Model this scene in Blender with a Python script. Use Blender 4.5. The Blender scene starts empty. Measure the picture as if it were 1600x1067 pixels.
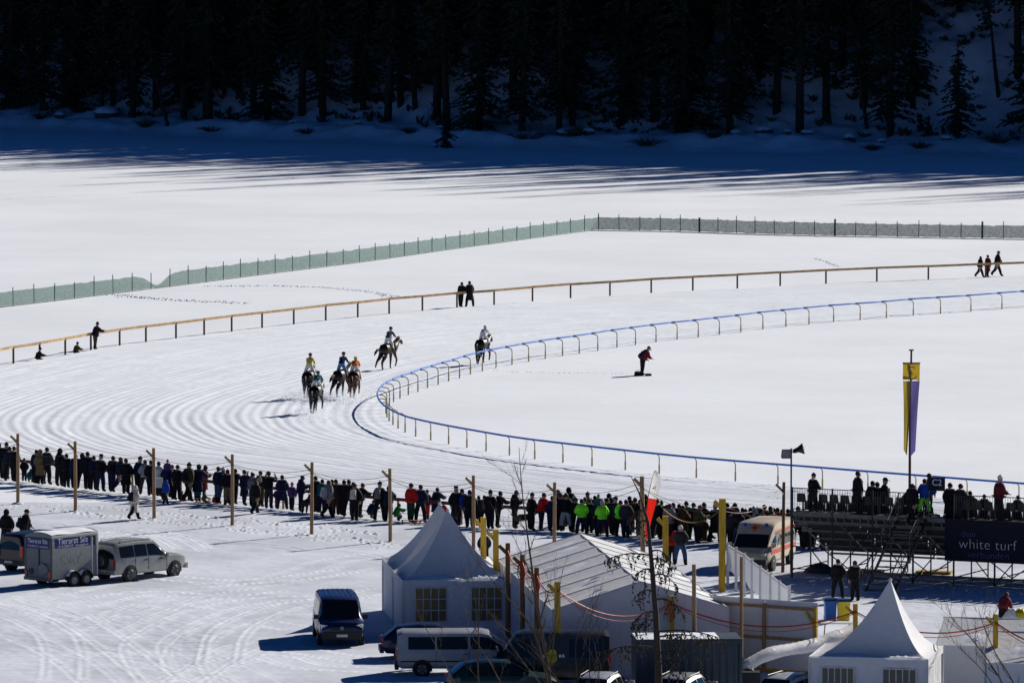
import bpy, bmesh, math, random
import numpy as np
from mathutils import Vector, Matrix, Euler
R = math.radians
random.seed(7); np.random.seed(7)
scene = bpy.context.scene
col = scene.collection

# ------------------------------------------------------------------ camera, sky, sun, exposure
F, H, CX, CY, YH = 10500.0, 32.2, 800.0, 533.5, -220.0     # focal length in photo pixels, eye height in metres
PITCH = math.atan((CY - YH) / F)
cam_data = bpy.data.cameras.new('camera'); cam = bpy.data.objects.new('camera', cam_data); col.objects.link(cam)
cam.location = (0, 0, H); cam.rotation_euler = (math.pi / 2 - PITCH, 0, 0)
cam_data.sensor_width = 36; cam_data.lens = 36 * F / 1600
cam_data.clip_start = 5; cam_data.clip_end = 4000
scene.camera = cam

SUN_DIR = Vector((0.685, 0.728, 0.528)).normalized()          # towards the sun: behind the wood, to the right
sun_el = math.asin(SUN_DIR.z); sun_az = math.atan2(SUN_DIR.x, SUN_DIR.y)
world = bpy.data.worlds.new('World'); scene.world = world; world.use_nodes = True
wn = world.node_tree.nodes; wl = world.node_tree.links
sky = wn.new('ShaderNodeTexSky'); sky.sky_type = 'NISHITA'; sky.sun_disc = False
sky.sun_elevation = sun_el; sky.sun_rotation = sun_az
sky.altitude = 1800; sky.air_density = 0.5; sky.dust_density = 0.0; sky.ozone_density = 9.0
wn['Background'].inputs['Strength'].default_value = 0.05
hs = wn.new('ShaderNodeHueSaturation'); hs.inputs['Saturation'].default_value = 1.09
wl.new(sky.outputs[0], hs.inputs['Color']); wl.new(hs.outputs[0], wn['Background'].inputs['Color'])
sd = bpy.data.lights.new('sun', 'SUN'); sd.energy = 5.0; sd.angle = R(0.5); sd.color = (1.0, 0.945, 0.845)
so = bpy.data.objects.new('sun', sd); col.objects.link(so)
so.rotation_euler = (-SUN_DIR).to_track_quat('-Z', 'Y').to_euler(); so.location = (150, 150, 150)
scene.view_settings.view_transform = 'Standard'; scene.view_settings.look = 'None'
scene.view_settings.exposure = 0.37; scene.view_settings.gamma = 1.0
scene.view_settings.use_curve_mapping = False

# ------------------------------------------------------------------ helpers
def G(px, py, z=0.0):
    """surveyed point: where the sight line through a photo pixel meets the level z"""
    s, c = math.sin(PITCH), math.cos(PITCH)
    u, v = (px - CX) / F, (CY - py) / F
    d = Vector((u, v * s + c, v * c - s))
    t = (z - H) / d.z
    return Vector((d.x * t, d.y * t, z))

MATS = {}
def mat(name, color, rough=0.6, metal=0.0, var=0.12, scale=6.0, bump=0.0, bscale=20.0, spec=0.35, coat=0.0, stretch=None):
    if name in MATS: return MATS[name]
    m = bpy.data.materials.new(name); m.use_nodes = True
    nt = m.node_tree; b = nt.nodes['Principled BSDF']
    b.inputs['Roughness'].default_value = rough; b.inputs['Metallic'].default_value = metal
    b.inputs['Specular IOR Level'].default_value = spec; b.inputs['Coat Weight'].default_value = coat
    tc = nt.nodes.new('ShaderNodeTexCoord'); src = tc.outputs['Object']
    if stretch:
        mp = nt.nodes.new('ShaderNodeMapping'); mp.inputs['Scale'].default_value = stretch
        nt.links.new(src, mp.inputs['Vector']); src = mp.outputs[0]
    n = nt.nodes.new('ShaderNodeTexNoise'); n.inputs['Scale'].default_value = scale; n.inputs['Detail'].default_value = 5
    nt.links.new(src, n.inputs['Vector'])
    r = nt.nodes.new('ShaderNodeValToRGB')
    c = Vector(color[:3])
    r.color_ramp.elements[0].position = 0.3; r.color_ramp.elements[1].position = 0.7
    r.color_ramp.elements[0].color = (*(c * (1 - var)), 1); r.color_ramp.elements[1].color = (*[min(1, q) for q in c * (1 + var)], 1)
    nt.links.new(n.outputs['Fac'], r.inputs['Fac']); nt.links.new(r.outputs['Color'], b.inputs['Base Color'])
    if bump:
        n2 = nt.nodes.new('ShaderNodeTexNoise'); n2.inputs['Scale'].default_value = bscale; n2.inputs['Detail'].default_value = 4
        nt.links.new(src, n2.inputs['Vector'])
        bp = nt.nodes.new('ShaderNodeBump'); bp.inputs['Strength'].default_value = bump; bp.inputs['Distance'].default_value = 0.05
        nt.links.new(n2.outputs['Fac'], bp.inputs['Height']); nt.links.new(bp.outputs[0], b.inputs['Normal'])
    MATS[name] = m
    return m

def snow_mat(name, base, bscale, bstr, dist=0.06, patch=0.0, pscale=0.08, dirt=0.0, rut=False):
    m = bpy.data.materials.new(name); m.use_nodes = True; nt = m.node_tree; b = nt.nodes['Principled BSDF']
    b.inputs['Roughness'].default_value = 0.75; b.inputs['Specular IOR Level'].default_value = 0.25
    tc = nt.nodes.new('ShaderNodeTexCoord'); src = tc.outputs['Object']
    n = nt.nodes.new('ShaderNodeTexNoise'); n.inputs['Scale'].default_value = pscale; n.inputs['Detail'].default_value = 6; n.inputs['Roughness'].default_value = 0.62
    nt.links.new(src, n.inputs['Vector'])
    r = nt.nodes.new('ShaderNodeValToRGB'); c = Vector(base)
    r.color_ramp.elements[0].position = 0.38; r.color_ramp.elements[1].position = 0.62
    r.color_ramp.elements[0].color = (*(c * (1 - patch)), 1); r.color_ramp.elements[1].color = (*c, 1)
    nt.links.new(n.outputs['Fac'], r.inputs['Fac']); cout = r.outputs['Color']
    if dirt:
        n3 = nt.nodes.new('ShaderNodeTexNoise'); n3.inputs['Scale'].default_value = 2.6; n3.inputs['Detail'].default_value = 8; n3.inputs['Roughness'].default_value = 0.75
        nt.links.new(src, n3.inputs['Vector'])
        r3 = nt.nodes.new('ShaderNodeValToRGB'); r3.color_ramp.elements[0].position = 0.30; r3.color_ramp.elements[1].position = 0.44
        k = 1 - dirt; r3.color_ramp.elements[0].color = (k, k, k, 1); r3.color_ramp.elements[1].color = (1, 1, 1, 1)
        nt.links.new(n3.outputs['Fac'], r3.inputs['Fac'])
        mx = nt.nodes.new('ShaderNodeMix'); mx.data_type = 'RGBA'; mx.blend_type = 'MULTIPLY'; mx.inputs['Factor'].default_value = 1
        nt.links.new(cout, mx.inputs['A']); nt.links.new(r3.outputs['Color'], mx.inputs['B']); cout = mx.outputs['Result']
    if rut:      # loose snow thrown up along the wheel tracks is whiter than the packed ground
        at = nt.nodes.new('ShaderNodeAttribute'); at.attribute_name = 'rut'; mq = nt.nodes.new('ShaderNodeMix'); mq.data_type = 'RGBA'; mq.inputs['B'].default_value = (.78, .82, .90, 1)
        nt.links.new(at.outputs['Fac'], mq.inputs['Factor']); nt.links.new(cout, mq.inputs['A']); cout = mq.outputs['Result']
    nt.links.new(cout, b.inputs['Base Color'])
    n2 = nt.nodes.new('ShaderNodeTexNoise'); n2.inputs['Scale'].default_value = bscale; n2.inputs['Detail'].default_value = 6; n2.inputs['Roughness'].default_value = 0.6
    nt.links.new(src, n2.inputs['Vector'])
    bp = nt.nodes.new('ShaderNodeBump'); bp.inputs['Strength'].default_value = bstr; bp.inputs['Distance'].default_value = dist
    nt.links.new(n2.outputs['Fac'], bp.inputs['Height']); nt.links.new(bp.outputs[0], b.inputs['Normal'])
    return m

def fabric(name, color, tr=0.5):
    if name in MATS: return MATS[name]
    m = bpy.data.materials.new(name); m.use_nodes = True; nt = m.node_tree; b = nt.nodes['Principled BSDF']; b.inputs['Roughness'].default_value = .8
    tc = nt.nodes.new('ShaderNodeTexCoord'); n = nt.nodes.new('ShaderNodeTexNoise'); n.inputs['Scale'].default_value = 3; nt.links.new(tc.outputs['Object'], n.inputs['Vector'])
    r = nt.nodes.new('ShaderNodeValToRGB'); r.color_ramp.elements[0].color = (*[q * .85 for q in color], 1); r.color_ramp.elements[1].color = (*color, 1); nt.links.new(n.outputs['Fac'], r.inputs['Fac'])
    tl = nt.nodes.new('ShaderNodeBsdfTranslucent'); mx = nt.nodes.new('ShaderNodeMixShader'); mx.inputs[0].default_value = tr
    nt.links.new(r.outputs[0], b.inputs['Base Color']); nt.links.new(r.outputs[0], tl.inputs[0]); nt.links.new(b.outputs[0], mx.inputs[1]); nt.links.new(tl.outputs[0], mx.inputs[2]); nt.links.new(mx.outputs[0], nt.nodes['Material Output'].inputs[0])
    n2 = nt.nodes.new('ShaderNodeTexNoise'); n2.inputs['Scale'].default_value = 2.2; n2.inputs['Detail'].default_value = 3; n2.inputs['Distortion'].default_value = .8; nt.links.new(tc.outputs['Object'], n2.inputs['Vector'])
    bp = nt.nodes.new('ShaderNodeBump'); bp.inputs['Strength'].default_value = .5; bp.inputs['Distance'].default_value = .06; nt.links.new(n2.outputs['Fac'], bp.inputs['Height'])
    for q in (b, tl): nt.links.new(bp.outputs[0], q.inputs['Normal'])
    MATS[name] = m; return m

class MB:
    """collects boxes, tubes, sheets; build() links them as ONE mesh object"""
    def __init__(s): s.v = []; s.f = []; s.m = []
    def add(s, vs, fs, mi=0):
        o = len(s.v); s.v += [tuple(p) for p in vs]; s.f += [tuple(i + o for i in f) for f in fs]; s.m += [mi] * len(fs)
    def box(s, c, d, rot=None, mi=0, taper=1.0):
        x, y, z = d[0] / 2, d[1] / 2, d[2] / 2; t = taper
        vs = [Vector(p) for p in ((-x, -y, -z), (x, -y, -z), (x, y, -z), (-x, y, -z), (-x * t, -y * t, z), (x * t, -y * t, z), (x * t, y * t, z), (-x * t, y * t, z))]
        if rot is not None:
            M = rot if isinstance(rot, Matrix) else Euler(rot).to_matrix()
            vs = [M @ v for v in vs]
        c = Vector(c); s.add([v + c for v in vs], [(0, 3, 2, 1), (4, 5, 6, 7), (0, 1, 5, 4), (1, 2, 6, 5), (2, 3, 7, 6), (3, 0, 4, 7)], mi)
        return s
    def beam(s, a, b, w, h, mi=0):
        a, b = Vector(a), Vector(b); d = b - a; L = d.length
        if L < 1e-6: return s
        M = d.to_track_quat('Y', 'Z').to_matrix()
        return s.box((a + b) / 2, (w, L, h), M, mi)
    def tube(s, pts, r, n=6, mi=0, caps=True):
        pts = [Vector(p) for p in pts]
        rs = r if isinstance(r, (list, tuple)) else [r] * len(pts)
        vs = []; fs = []
        up = Vector((0, 0, 1)); last = None
        for i, p in enumerate(pts):
            d = (pts[min(i + 1, len(pts) - 1)] - pts[max(i - 1, 0)])
            d = d.normalized() if d.length > 1e-9 else Vector((0, 0, 1))
            ref = last if last is not None else (Vector((1, 0, 0)) if abs(d.z) > 0.9 else up)
            a = d.cross(ref)
            if a.length < 1e-4: a = d.cross(Vector((0, 1, 0)))
            a.normalize(); b = a.cross(d).normalized(); last = b
            for k in range(n):
                t = 2 * math.pi * k / n
                vs.append(p + (a * math.cos(t) + b * math.sin(t)) * rs[i])
        for i in range(len(pts) - 1):
            for k in range(n):
                fs.append((i * n + k, i * n + (k + 1) % n, (i + 1) * n + (k + 1) % n, (i + 1) * n + k))
        if caps:
            fs.append(tuple(range(n))[::-1]); fs.append(tuple((len(pts) - 1) * n + k for k in range(n)))
        s.add(vs, fs, mi); return s
    def ball(s, c, r, nu=8, nv=6, mi=0, sc=(1, 1, 1), top=math.pi):
        vs = []; fs = []; c = Vector(c)
        for j in range(nv + 1):
            ph = top * j / nv
            for i in range(nu):
                th = 2 * math.pi * i / nu
                vs.append(c + Vector((math.sin(ph) * math.cos(th) * sc[0], math.sin(ph) * math.sin(th) * sc[1], math.cos(ph) * sc[2])) * r)
        for j in range(nv):
            for i in range(nu):
                fs.append((j * nu + i, (j + 1) * nu + i, (j + 1) * nu + (i + 1) % nu, j * nu + (i + 1) % nu))
        s.add(vs, fs, mi); return s
    def grid(s, P, mi=0):
        """P[i][j] points -> quads"""
        n, k = len(P), len(P[0])
        s.add([p for row in P for p in row], [(i * k + j, i * k + j + 1, (i + 1) * k + j + 1, (i + 1) * k + j) for i in range(n - 1) for j in range(k - 1)], mi); return s
    def poly(s, pts, mi=0): s.add(pts, [tuple(range(len(pts)))], mi); return s
    def slab(s, pts, off, mi=0):
        """a polygon given thickness by the vector off"""
        off = Vector(off); n = len(pts); a = [Vector(p) for p in pts]
        s.add(a + [p + off for p in a], [tuple(range(n))[::-1], tuple(range(n, 2 * n))] + [(i, (i + 1) % n, n + (i + 1) % n, n + i) for i in range(n)], mi); return s
    def mesh(s, name, smooth=False, angle=None):
        me = bpy.data.meshes.new(name); me.from_pydata(s.v, [], s.f)
        if any(s.m): me.polygons.foreach_set('material_index', s.m)
        if smooth:
            me.polygons.foreach_set('use_smooth', [True] * len(me.polygons))
            if angle: me.set_sharp_from_angle(angle=R(angle))
        me.update(); return me
    def build(s, name, m, parent=None, smooth=False, angle=None, loc=None):
        return link(name, s.mesh(name, smooth, angle), m, parent, loc)

def link(name, me, m, parent=None, loc=None):
    if m is not None and len(me.materials) == 0:
        for q in (m if isinstance(m, (list, tuple)) else [m]): me.materials.append(q)
    o = bpy.data.objects.new(name, me); col.objects.link(o)
    if parent is not None: o.parent = parent
    if loc is not None: o.location = loc
    return o

def tag(o, label=None, cat=None, group=None, kind=None):
    if label: o['label'] = label
    if cat: o['category'] = cat
    if group: o['group'] = group
    if kind: o['kind'] = kind
    return o
def thing(name, label, cat, loc=(0, 0, 0), rz=0.0, group=None):
    o = bpy.data.objects.new(name, None); col.objects.link(o); o.empty_display_size = 0.3
    o.location = loc; o.rotation_euler = (0, 0, rz)
    return tag(o, label, cat, group)
def copy_tree(o, parent=None):
    c = o.copy(); col.objects.link(c); c.parent = parent
    for ch in [q for q in o.children]: copy_tree(ch, c)
    return c
def np_mesh(name, V, Fq, smooth=True):
    me = bpy.data.meshes.new(name); V = np.asarray(V, dtype=np.float32); Fq = np.asarray(Fq, dtype=np.int32); k = Fq.shape[1]
    me.vertices.add(len(V)); me.vertices.foreach_set('co', V.ravel())
    me.loops.add(Fq.size); me.loops.foreach_set('vertex_index', Fq.ravel())
    me.polygons.add(len(Fq)); me.polygons.foreach_set('loop_start', np.arange(0, Fq.size, k, dtype=np.int32))
    me.polygons.foreach_set('use_smooth', np.full(len(Fq), smooth)); me.update(calc_edges=True); return me
def grid_faces(nu, nv):
    i, j = np.meshgrid(np.arange(nu - 1), np.arange(nv - 1), indexing='ij'); a = (i * nv + j).ravel()
    return np.stack([a, a + nv, a + nv + 1, a + 1], 1)
def catmull(pts, per=8):
    P = [Vector(p) for p in pts]; P = [P[0] * 2 - P[1]] + P + [P[-1] * 2 - P[-2]]; out = []
    for i in range(1, len(P) - 2):
        for k in range(per):
            t = k / per
            out.append(0.5 * ((2 * P[i]) + (P[i + 1] - P[i - 1]) * t + (2 * P[i - 1] - 5 * P[i] + 4 * P[i + 1] - P[i + 2]) * t * t + (3 * P[i] - P[i - 1] - 3 * P[i + 1] + P[i + 2]) * t ** 3))
    out.append(P[-2]); return out
def resample(pts, n=None, step=None):
    P = [Vector(p) for p in pts]; L = [0.0]
    for a, b in zip(P, P[1:]): L.append(L[-1] + (b - a).length)
    if n is None: n = max(2, int(round(L[-1] / step)) + 1)
    out = []; j = 0
    for k in range(n):
        t = L[-1] * k / (n - 1)
        while j < len(L) - 2 and L[j + 1] < t: j += 1
        w = (t - L[j]) / max(1e-9, L[j + 1] - L[j]); out.append(P[j].lerp(P[j + 1], min(1, w)))
    return out
def vnoise(x, y, seed=0):
    """smooth value noise, numpy"""
    xi = np.floor(x).astype(int); yi = np.floor(y).astype(int); xf = x - xi; yf = y - yi
    def h(a, b):
        n = (a * 374761393 + b * 668265263 + seed * 1442695041) & 0x7fffffff
        n = ((n ^ (n >> 13)) * 1274126177) & 0x7fffffff
        return (n & 0xffff) / 65535.0
    u = xf * xf * (3 - 2 * xf); v = yf * yf * (3 - 2 * yf)
    return (h(xi, yi) * (1 - u) + h(xi + 1, yi) * u) * (1 - v) + (h(xi, yi + 1) * (1 - u) + h(xi + 1, yi + 1) * u) * v
def text_mesh(body, size, thick=0.004, spacing=1.0, sx=1.0, thin=0.0):
    cu = bpy.data.curves.new('lettering', 'FONT'); cu.body = body; cu.size = size; cu.extrude = thick; cu.align_x = 'CENTER'; cu.align_y = 'CENTER'; cu.space_character = spacing; cu.offset = thin
    o = bpy.data.objects.new('tmp', cu); col.objects.link(o)
    dg = bpy.context.evaluated_depsgraph_get(); me = bpy.data.meshes.new_from_object(o.evaluated_get(dg))
    bpy.data.objects.remove(o); bpy.data.curves.remove(cu)
    if sx != 1.0: me.transform(Matrix.Diagonal((sx, 1, 1, 1)))
    me.materials.clear(); return me
def skin_mesh(verts, edges, radii, sub=1, root=0):
    me = bpy.data.meshes.new('skin'); me.from_pydata([tuple(v) for v in verts], edges, [])
    o = bpy.data.objects.new('tmp', me); col.objects.link(o)
    sk = o.modifiers.new('s', 'SKIN'); sk.use_smooth_shade = True
    su = o.modifiers.new('u', 'SUBSURF'); su.levels = sub; su.render_levels = sub
    for i, r in enumerate(radii):
        me.skin_vertices[0].data[i].radius = (r * 1.36, r * 1.36)      # the subdivision shrinks the hull
        me.skin_vertices[0].data[i].use_root = (i == root)
    dg = bpy.context.evaluated_depsgraph_get(); out = bpy.data.meshes.new_from_object(o.evaluated_get(dg))
    bpy.data.objects.remove(o); bpy.data.meshes.remove(me); out.materials.clear(); return out
ORD = ['first', 'second', 'third', 'fourth', 'fifth', 'sixth', 'seventh', 'eighth', 'ninth', 'tenth', 'eleventh', 'twelfth', 'thirteenth', 'fourteenth', 'fifteenth', 'sixteenth', 'seventeenth', 'eighteenth', 'nineteenth', 'twentieth',
       'twenty-first', 'twenty-second', 'twenty-third', 'twenty-fourth', 'twenty-fifth', 'twenty-sixth', 'twenty-seventh', 'twenty-eighth', 'twenty-ninth', 'thirtieth']

M_snow = snow_mat('snow_field', (0.75, 0.785, 0.86), 0.5, 0.28, 0.12, 0.08, 0.05)
M_track = snow_mat('snow_track', (0.71, 0.75, 0.835), 6.0, 0.35, 0.04, 0.08, 0.25)
M_lot = snow_mat('snow_packed', (0.62, 0.655, 0.755), 2.4, 0.25, 0.04, 0.26, 0.14, dirt=0.08, rut=True)
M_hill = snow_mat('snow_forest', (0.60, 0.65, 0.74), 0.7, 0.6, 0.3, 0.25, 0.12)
M_wood = mat('weathered_pine', (0.30, 0.185, 0.09), 0.75, var=0.3, scale=3, bump=0.3, bscale=12, stretch=(6, 6, 0.6))
M_wood2 = mat('yellow_timber', (0.47, 0.29, 0.02), 0.7, var=0.25, scale=3, bump=0.3, bscale=12, stretch=(6, 6, 0.6))
M_wood3 = mat('brown_timber', (0.17, 0.085, 0.035), 0.75, var=0.3, scale=3, bump=0.3, bscale=12, stretch=(6, 6, 0.6))
M_rail_wood = mat('rail_board', (0.46, 0.29, 0.13), 0.75, var=0.3, scale=2, bump=0.2)
M_post_dark = mat('post_dark_wood', (0.13, 0.075, 0.05), 0.8, var=0.3, scale=5)
M_redrail = mat('red_brown_rail', (0.11, 0.022, 0.022), 0.6, var=0.25, scale=2)
M_blue_rail = mat('blue_plastic_rail', (0.03, 0.15, 0.55), 0.7, var=0.12, scale=1.5)
M_bend_post = mat('galvanised_yellow_post', (0.42, 0.33, 0.16), 0.55, var=0.2, scale=4)
M_cable = mat('black_cable', (0.02, 0.02, 0.022), 0.6)
M_orange = mat('orange_rope', (0.45, 0.05, 0.012), 0.6, var=0.2)
M_steel = mat('scaffold_steel', (0.085, 0.088, 0.092), 0.45, 0.7, var=0.2)
M_dsteel = mat('dark_steel', (0.022, 0.023, 0.026), 0.5, 0.3, var=0.25)
M_plast = mat('black_plastic', (0.012, 0.012, 0.014), 0.5)
M_rubber = mat('tyre_rubber', (0.014, 0.014, 0.015), 0.85)
M_glass = mat('dark_car_glass', (0.008, 0.011, 0.013), 0.08, var=0.05, spec=0.35)
M_tent = fabric('white_tent_fabric', (0.70, 0.71, 0.74), 0.16)
M_tent_clean = mat('tent_seam', (0.48, 0.49, 0.52), 0.7)
M_white = mat('white_paint', (0.58, 0.58, 0.58), 0.55, var=0.06)
M_yellow = mat('yellow_plastic', (0.62, 0.47, 0.01), 0.45)
M_bluebin = mat('blue_plastic', (0.01, 0.10, 0.42), 0.4)
M_redlamp = mat('red_tail_lamp', (0.38, 0.012, 0.01), 0.2, spec=0.6)
M_clearlamp = mat('clear_headlamp', (0.55, 0.57, 0.58), 0.15, spec=0.8)
M_rim = mat('alloy_rim', (0.16, 0.16, 0.165), 0.45, 0.5)
M_navy = mat('navy_banner', (0.004, 0.006, 0.016), 0.8)
M_letter = mat('pale_lettering', (0.55, 0.58, 0.66), 0.6)
M_bark = mat('bark', (0.03, 0.022, 0.017), 0.9, var=0.35, scale=5, bump=0.5)
M_twig = mat('bare_twig', (0.065, 0.045, 0.028), 0.85, var=0.3)
M_needle = mat('spruce_needles', (0.018, 0.032, 0.014), 0.85, var=0.5, scale=0.5)
M_rock = mat('dark_rock', (0.07, 0.06, 0.055), 0.9, var=0.4, scale=1.2, bump=0.6, bscale=4)

# ------------------------------------------------------------------ ground sheets
def sheet(name, x0, x1, y0, y1, z, m, nx=2, ny=2):
    xs = np.linspace(x0, x1, nx); ys = np.linspace(y0, y1, ny); X, Y = np.meshgrid(xs, ys, indexing='ij')
    return tag(link(name, np_mesh(name, np.stack([X.ravel(), Y.ravel(), np.full(X.size, z)], 1), grid_faces(nx, ny)), m), kind='structure')
sheet('frozen_lake', -900, 900, 60, 1600, 0.0, M_snow)

inner_px = [(1690,473),(1640,477),(1602,480),(1565.5,483),(1517,487),(1469.5,490),(1427,493),(1385,497),(1344,500),(1302.5,503),(1264,507),(1228,510.5),(1192,514.5),(1157.5,519),(1124,523),(1091,527),(1058,530.5),(1025,534.5),(993,539),(964,543),(934,548),(905,552.5),(879,556),(852,560.5),(826,565),(800,570),(775,575),(753.7,580),(735,585),(718,591),(701,595.5),(684.6,601),(668,606),(653,612),(638,617),(625,622.5),(615,628),(608.5,634),(604.5,640),(603,646),(604.5,652),(608,658),(614,664),(622,669.5),(633,675.5),(649.5,682),(673,688),(701,694),(729.5,699.5),(759.5,705),(796,711.5),(835.5,717.5),(879.5,723),(925,728.5),(977,734.5),(1030,740.5),(1088,746.5),(1149,752),(1215.5,757.5),(1285,763),(1356,769),(1431,775),(1511,781.5),(1592,788),(1680,795),(1770,802)]
outer_px = [(1700,428.5),(1625,431),(1540,434),(1450.5,437.5),(1370,440.5),(1290.5,444),(1219,447.5),(1152,451.5),(1082.5,455),(1017.5,458.5),(953,463),(891.5,466.5),(832,471.5),(772,477),(714,481),(660,486),(608,490.5),(559,496),(509,501),(459,507),(409.5,512.5),(362,518),(319,523.5),(275,529),(228,534.5),(187,540),(142,547),(102,554.5),(62,562),(21,568)]
inner = [G(*p) for p in inner_px]
outer_far = [G(*p) for p in outer_px]
crowd_rail = [Vector(p) for p in ((-35, 357.5, 0), (-30.3, 352.6, 0), (-25.3, 347.9, 0), (-13.65, 334.8, 0), (-7.1, 328.4, 0), (-3.1, 325.1, 0), (-.3, 323.2, 0), (4.8, 320.6, 0), (9.5, 318.5, 0), (14.5, 316.5, 0), (20, 314.3, 0), (26, 312.2, 0), (34, 309.5, 0))]
bend = [Vector(p) for p in ((-35.5, 416, 0), (-39, 403, 0), (-41, 388, 0), (-40.2, 372, 0))]
def ripple_track():
    I = resample(catmull(inner, 6), n=620); O = resample(catmull(outer_far + bend + crowd_rail, 6), n=620)
    # pair the two edges so that the apex of the bend lies on one cross line
    ia = min(range(620), key=lambda i: I[i].x); oa = min(range(620), key=lambda i: O[i].x)
    O = resample(O[:oa + 1], n=ia + 1)[:-1] + resample(O[oa:], n=620 - ia)
    I = np.array(I); O = np.array(O); m = 420
    s = np.linspace(0, 1, m)[None, :]
    P = I[:, None, :] * (1 - s[..., None]) + O[:, None, :] * s[..., None]
    w = s * 31.0; t = np.linspace(0, 620, 620)[:, None]
    wob = (vnoise(w * 0.25 + t * 0, t * 0.03, 3) - .5) * 0.5
    ph = w + wob
    z = 0.5 * np.sin(2 * np.pi * ph / 0.62) * (0.5 + vnoise(ph * 0.7 + t * 0, t * 0.02, 5))
    z += 0.9 * np.sin(2 * np.pi * ph / 1.9 + 1.3) * vnoise(ph * 0.4 + t * 0, t * 0.015, 9)
    z += 1.3 * (vnoise(ph * 1.6 + t * 0, t * 0.05, 11) - .5)
    z += 1.5 * (vnoise(P[..., 0] * 2.6, P[..., 1] * 1.4, 51) - .5) * vnoise(P[..., 0] * .35, P[..., 1] * .25, 52)
    amp = 0.027
    churn = np.exp(-((w - 3.2) / 1.6) ** 2)                      # hoof-churned band along the inside of the bend
    z = z * (1 - 0.45 * churn) + churn * 2.6 * (vnoise(P[..., 0] * 3.1, P[..., 1] * 3.1, 21) - .5) * (vnoise(P[..., 0] * .5, P[..., 1] * .5, 22))
    edge = np.clip(s / 0.03, 0, 1) * np.clip((1 - s) / 0.02, 0, 1)
    P[..., 2] = 0.006 + (0.06 + amp * z) * edge
    tag(link('race_track', np_mesh('race_track', P.reshape(-1, 3), grid_faces(620, m)), M_track), kind='structure')
ripple_track()

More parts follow.
